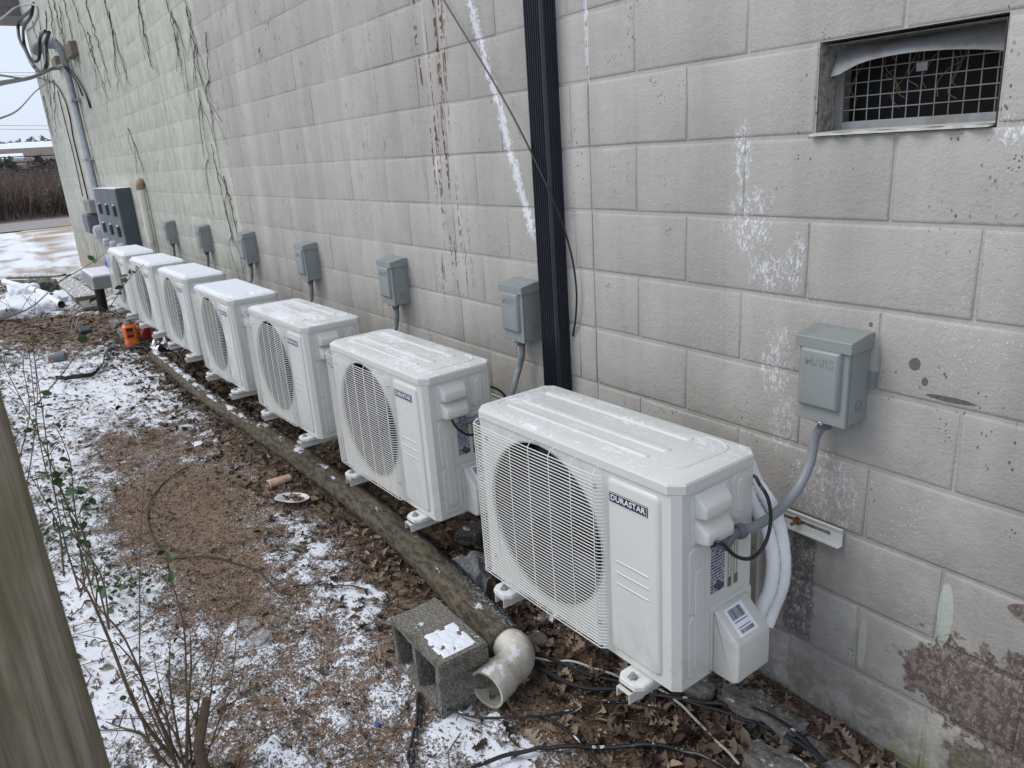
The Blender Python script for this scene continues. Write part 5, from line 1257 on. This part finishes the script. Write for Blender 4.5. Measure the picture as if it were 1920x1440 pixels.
for pts, r, lp in (([(330, 1430), (262, 1340), (205, 1200), (165, 1110), (138, 1075)], .0065, .1), ([(340, 1430), (300, 1350), (235, 1200), (180, 1130), (160, 1040)], .005, .15), ([(335, 1440), (270, 1300), (262, 1150), (264, 1010), (272, 880)], .0026, 0),
                   ([(360, 1440), (350, 1300), (345, 1180), (320, 1080), (312, 1035)], .0042, .75), ([(350, 1440), (352, 1330), (358, 1260), (357, 1190)], .006, .1), ([(380, 1440), (430, 1290), (445, 1180), (462, 1062)], .0028, 0), ([(370, 1440), (392, 1330), (400, 1250), (418, 1180)], .003, .05),
                   ([(330, 1430), (290, 1330), (255, 1250), (215, 1200)], .0045, .1), ([(365, 1435), (375, 1300), (400, 1240), (415, 1160)], .003, .05), ([(300, 1430), (270, 1380), (230, 1365), (198, 1353)], .006, .1), ([(345, 1440), (320, 1300), (318, 1230), (320, 1265 - 60)], .004, .3),
                   ([(330, 1440), (310, 1330), (300, 1290), (290, 1240)], .004, .2), ([(360, 1440), (385, 1350), (440, 1290), (462, 1270)], .003, .05), ([(345, 1440), (400, 1390), (430, 1330), (475, 1280)], .003, 0), ([(320, 1440), (285, 1400), (260, 1330), (245, 1290)], .004, .5), ([(345, 1440), (330, 1380), (280, 1300), (250, 1260)], .004, .3), ([(350, 1440), (370, 1380), (360, 1330), (340, 1290)], .003, .5)):
    dx = rl.uniform(-.25, .25); stems1.append(([Xp(a, b_, .30 + dx * (i / len(pts))) for i, (a, b_) in enumerate(pts)], r, lp))
shrub('bare_shrub', 'bare brown multi stemmed shrub with a few green leaves at the lower left', 'shrub', base1, stems1, .006, .2, .022, 3)
b = MB(); c = Xp(372, 1400, .34); b.tube([c + Vector((0, 0, -.16)), c + Vector((0, 0, 0)), Xp(388, 1310, .34)], [.020, .017, .013], 9); one(b, 'cut_stump', 'twig', 'short cut woody stump inside the bare shrub', 'stump')
base2 = G(150, 1120, 0); stems2 = []
for pts, r, lp, x in (([(150, 1110), (120, 1010), (95, 880), (78, 760), (60, 640)], .004, .45, -.9), ([(160, 1110), (140, 950), (130, 860), (100, 790)], .004, .9, -.8), ([(170, 1100), (120, 930), (60, 790), (15, 700), (0, 665)], .0035, .25, -.9), ([(205, 1180), (160, 1010), (118, 930), (95, 850)], .004, .9, -.5),
                      ([(70, 757), (125, 690), (190, 600), (240, 525), (270, 495)], .003, .5, -1.1), ([(0, 600), (60, 575), (110, 530), (160, 500), (197, 475)], .003, .35, -1.3), ([(40, 960), (60, 850), (70, 740), (62, 640), (67, 560)], .003, .25, -1.2), ([(25, 900), (55, 780), (45, 700), (40, 660)], .003, .4, -1.0),
                      ([(150, 1120), (165, 1050), (150, 960), (190, 915)], .0035, 1.1, -.6), ([(205, 1180), (190, 1080), (130, 990), (110, 905)], .004, .9, -.4), ([(120, 1080), (110, 990), (80, 930), (50, 880)], .004, .6, -.8), ([(150, 1120), (210, 1040), (300, 990), (330, 960)], .002, 0, -.5), ([(90, 900), (70, 800), (50, 640), (10, 560)], .003, .5, -1.4)):
    stems2.append(([Xp(a, b_, x) for a, b_ in pts], r, lp))
shrub('privet_shrub', 'leafy green shrub with arching stems in front of the left snow', 'shrub', base2, stems2, .004, .4, .040, 8)
for k, (pts, x, lb) in enumerate((([(313, 1105), (316, 1075), (313, 1040)], -.25, 'tiny green seedling in the middle of the path'), ([(240, 780), (250, 765), (262, 750)], -2.0, 'small green sprig standing in the snow'), ([(610, 1000 - 260), (350, 690), (352, 700)], -4, ''), ([(365, 860), (362, 820), (353, 785)], -2.1, 'bare brown twig standing near the path'))):
    if lb: shrub('seedling', lb, 'plant', G(*pts[0], 0), [([Xp(a, b_, x) for a, b_ in pts], .002, 0 if 'bare' in lb else 1.2)], .002, .5, .035, 40 + k)
# ground ivy
rr = random.Random(77); V_, F_, T_ = [], [], []
for k in range(420):
    px, py = rr.choice(((120, 930), (170, 940), (130, 985), (95, 1000), (240, 1110), (215, 1080))); c = G(px + rr.gauss(0, 26), py + rr.gauss(0, 20), .03); leafcard(V_, F_, T_, Vector((c.x, c.y, H(c.x, c.y) + rr.uniform(.01, .05))), rr.uniform(.012, .03) * (1 if py > 700 else 3), rr, rr.random())
stuffmesh('ground_ivy', V_, F_, T_, 'green_leaf', 'small dark green ground cover leaves poking through the snow', 'ground cover', True)
# foreground fence post
ps = thing('fence_post', 'weathered greenish wooden post close to the camera at the left edge', 'post', (1.9, -1.9, 0))
pe = Vector(CAM['loc']) + _ray(95, 1050) * .56; vd = (Vector((pe.x, pe.y, 0)) - Vector((CAM['loc'][0], CAM['loc'][1], 0))).normalized(); sdv = Vector((-vd.y, vd.x, 0))
b = MB(); wdt = .14; base = Vector((pe.x, pe.y, 0)); L = []
for z in np.linspace(-.1, 1.72, 30):
    k = [base + sdv * 0, base + sdv * wdt, base + sdv * wdt + vd * .09, base + vd * .09]; k = [Vector((q.x + .0015 * math.sin(z * 9 + i), q.y + .0015 * math.sin(z * 7 + i * 2), z)) for i, q in enumerate(k)]
    L.append(k)
b.loops(L, True, True); b.build('post_timber', 'post', ps, world=True, bevel=.004, seg=2)

# ------------------------------------------------------------------ far background
rb = random.Random(31); V_ = MB()
for k in range(5200):
    x = -38.5 - rb.random() ** 1.3 * 15; y = rb.uniform(-9, 7); h = rb.uniform(1.0, 2.45) * (.75 if x < -42 else .9); z = float(Hbase(np.array([x]), np.array([y]))[0]); a = rb.gauss(0, .35); c_ = rb.gauss(0, .35)
    w = rb.uniform(.012, .045); V_.add([(x, y - w, z), (x, y + w, z), (x + a * h, y + c_ * h + w * .3, z + h), (x + a * h * .5 + .1, y + c_ * h * .5, z + h * .5)], [(0, 1, 2), (0, 3, 2)])
    for j in range(3):
        t = rb.uniform(.3, .9); p = (x + a * h * t, y + c_ * h * t, z + h * t); q = (p[0] + rb.gauss(0, .3), p[1] + rb.gauss(0, .45), p[2] + rb.uniform(0, .5)); V_.add([(p[0], p[1], p[2] - .012), (p[0], p[1], p[2] + .012), q], [(0, 1, 2)])
tag(V_.build('brush_thicket', 'brush', stuff=True), 'dense leafless brown thicket on the bank across the road', 'brush')
V_ = MB()
for k in range(700):
    x = -39 - rb.random() * 6; y = rb.uniform(-8, 6); h = rb.uniform(.6, 2.6); z = float(Hbase(np.array([x]), np.array([y]))[0]); w = .018; c_ = rb.gauss(0, .5); V_.add([(x, y - w, z), (x, y + w, z), (x, y + c_ * h, z + h)], [(0, 1, 2)])
tag(V_.build('pale_stalks', 'brush_light', stuff=True), 'pale dry stalks among the brown thicket', 'brush')
bm_ = MB(); L = []
for yy in np.linspace(-60, 50, 80): L.append([(-38.5, yy, .0), (-40.5, yy, .5 + .2 * math.sin(yy * 1.3)), (-44, yy, 1.0 + .25 * math.sin(yy * .9)), (-50, yy, 1.4), (-60, yy, 1.5)])
for l in L: bm_.v += l
for i in range(79):
    for j in range(4): bm_.f.append((i * 5 + j, i * 5 + j + 1, (i + 1) * 5 + j + 1, (i + 1) * 5 + j))
tag(bm_.build('bank', 'brush', smooth=True, auto=0), kind='structure')
def crown(c, r, h, n, seed, conif=False):
    rr = random.Random(seed); b = MB()
    for k in range(n):
        t = rr.random(); rad = r * ((1 - t) if conif else math.sin(math.pi * min(1, t * .9 + .08))) * rr.random() ** .4; a = rr.uniform(0, 6.28); p = Vector((c[0] + rad * math.cos(a), c[1] + rad * math.sin(a), c[2] + h * t)); s = r * rr.uniform(.06, .16)
        b.add([p + Vector((rr.gauss(0, s), rr.gauss(0, s), rr.gauss(0, s))) for _ in range(3)], [(0, 1, 2)])
    return b
def tree(x, y, z, h, r, mat, label, seed, conif=False, n=420):
    t = thing('conifer_tree' if conif else 'bare_tree', label, 'tree', (x, y, z), group='trees behind the thicket' if 'hill' not in label else 'trees on the snowy hill')
    crown((x, y, z + h * (.12 if conif else .25)), r, h * (.88 if conif else .75), n, seed, conif).build('crown', mat, t, world=True)
    b = MB(); b.tube([(x, y, z - .5), (x, y, z + h * .75)], [r * .07, r * .02], 6); b.build('trunk', 'brush', t, world=True)
def bg(px, py, X_): return Xp(px, py, X_)
for k, (px, py, hh, rr_, cf) in enumerate(((15, 300, 2.4, 2.2, 1), (60, 306, 2.6, 2.0, 0), (70, 292, 2.4, 1.6, 1), (95, 300, 2.6, 2.0, 0), (110, 296, 2.6, 1.8, 1), (35, 312, 2.4, 2.0, 0), (-10, 305, 2.8, 2.4, 0))):
    p = bg(px, py, -75 - 4 * k); tree(p.x, p.y, p.z - hh * 1.25, hh * 1.2, rr_, 'conifer' if cf else 'brush', ('dark evergreen' if cf else 'leafless brown tree') + ' above the thicket, number %s from the left frame edge' % ['two', 'four', 'five', 'six', 'seven', 'three', 'one'][k], 500 + k, bool(cf))
for k, (px, py, w) in enumerate(((22, 283, 6), (35, 278, 5), (62, 274, 5.5), (84, 272, 5), (95, 276, 5), (5, 284, 6), (46, 281, 4.5), (90, 281, 6))):
    p = bg(px, py, -330); tree(p.x, p.y, p.z - w * .7, w * 1.2, w * .62, 'hill_tree', 'hazy bare tree on the far snowy hill, ' + ['left of the leftmost house', 'just right of the leftmost house', 'just right of the middle house', 'between the right house and the wall', 'nearest to the wall edge', 'at the left frame edge', 'just left of the middle house', 'second nearest to the wall edge'][k], 600 + k, n=200)
for k, (px, py, lb) in enumerate(((33, 283, 'white house left of centre on the far hill'), (52, 281, 'white house in the middle of the far hill'), (75, 280, 'white house right of centre on the far hill'), (18, 300, 'pale low building half hidden behind the thicket'))):
    X_ = -322 if k < 3 else -120; s = 1 if k < 3 else .3; p = bg(px, py, X_); t = thing('house', lb, 'house', p, group=None)
    b = MB(); b.box((-4 * s, -5 * s, -3 * s), (4 * s, 5 * s, .5 * s)); b.build('wall', 'house_white', t); b = MB(); b.loops([[(-4.4 * s, y, .5 * s), (0, y, 2.6 * s), (4.4 * s, y, .5 * s)] for y in (-5.4 * s, 5.4 * s)], True, True); b.build('roof', 'snow', t)
    for yy in (-3, 0, 3):
        b = MB(); b.box((4.01 * s, (yy - .6) * s, -1.4 * s), (4.05 * s, (yy + .6) * s, -.2 * s)); b.build('window', 'house_roof', t)
for k, (ya, yb_) in enumerate(((294, 289), (304, 300), (318, 313), (324, 319), (331, 325))):
    a, c = Xp(-120, ya + 6, -70), Xp(260, yb_ - 7, -74); wire([a, (a + c) / 2 - Vector((0, 0, .05)), c], .045, ['topmost', 'second', 'third', 'fourth', 'lowest'][k] + ' black line crossing in front of the brown thicket', name='power_line', n=5)
for k, (ya, yb_) in enumerate(((135, 136), (141, 142), (234, 236), (241, 243))):
    a, c = Xp(-120, ya, -60), Xp(260, yb_, -66); wire([a, (a + c) / 2 - Vector((0, 0, .03)), c], .014, ['highest', 'second highest', 'third highest', 'lowest'][k] + ' thin grey power line against the open sky', 'galv_dull', name='power_line', n=4)
# pale bare tree branches at the left edge
t = thing('roadside_tree', 'pale bare branches reaching in from the left above the road', 'tree', (-24, -3.2, 0)); b = MB(); b.tube([(-24, -3.4, 0), (-24, -3.3, 1.5), (-24.2, -3.2, 3.2)], [.10, .07, .03], 7); b.build('trunk', 'brush_light', t, world=True)
rr = random.Random(9)
for k in range(16):
    z0 = rr.uniform(.6, 2.6); P = [Vector((-24, -3.3, z0))]
    for j in range(5): P.append(P[-1] + Vector((rr.gauss(0, .1), rr.uniform(.1, .42), rr.gauss(.03, .14))))
    b = MB(); b.tube(curve(P, 3), [.022 * (1 - .85 * i / 16) for i in range(16)], 4); 
    for j in range(5): q = P[rr.randrange(1, 5)]; b.tube([q, q + Vector((0, rr.uniform(.1, .3), rr.gauss(.1, .15)))], [.008, .003], 3)
    b.build('branch', 'brush_light', t, world=True)
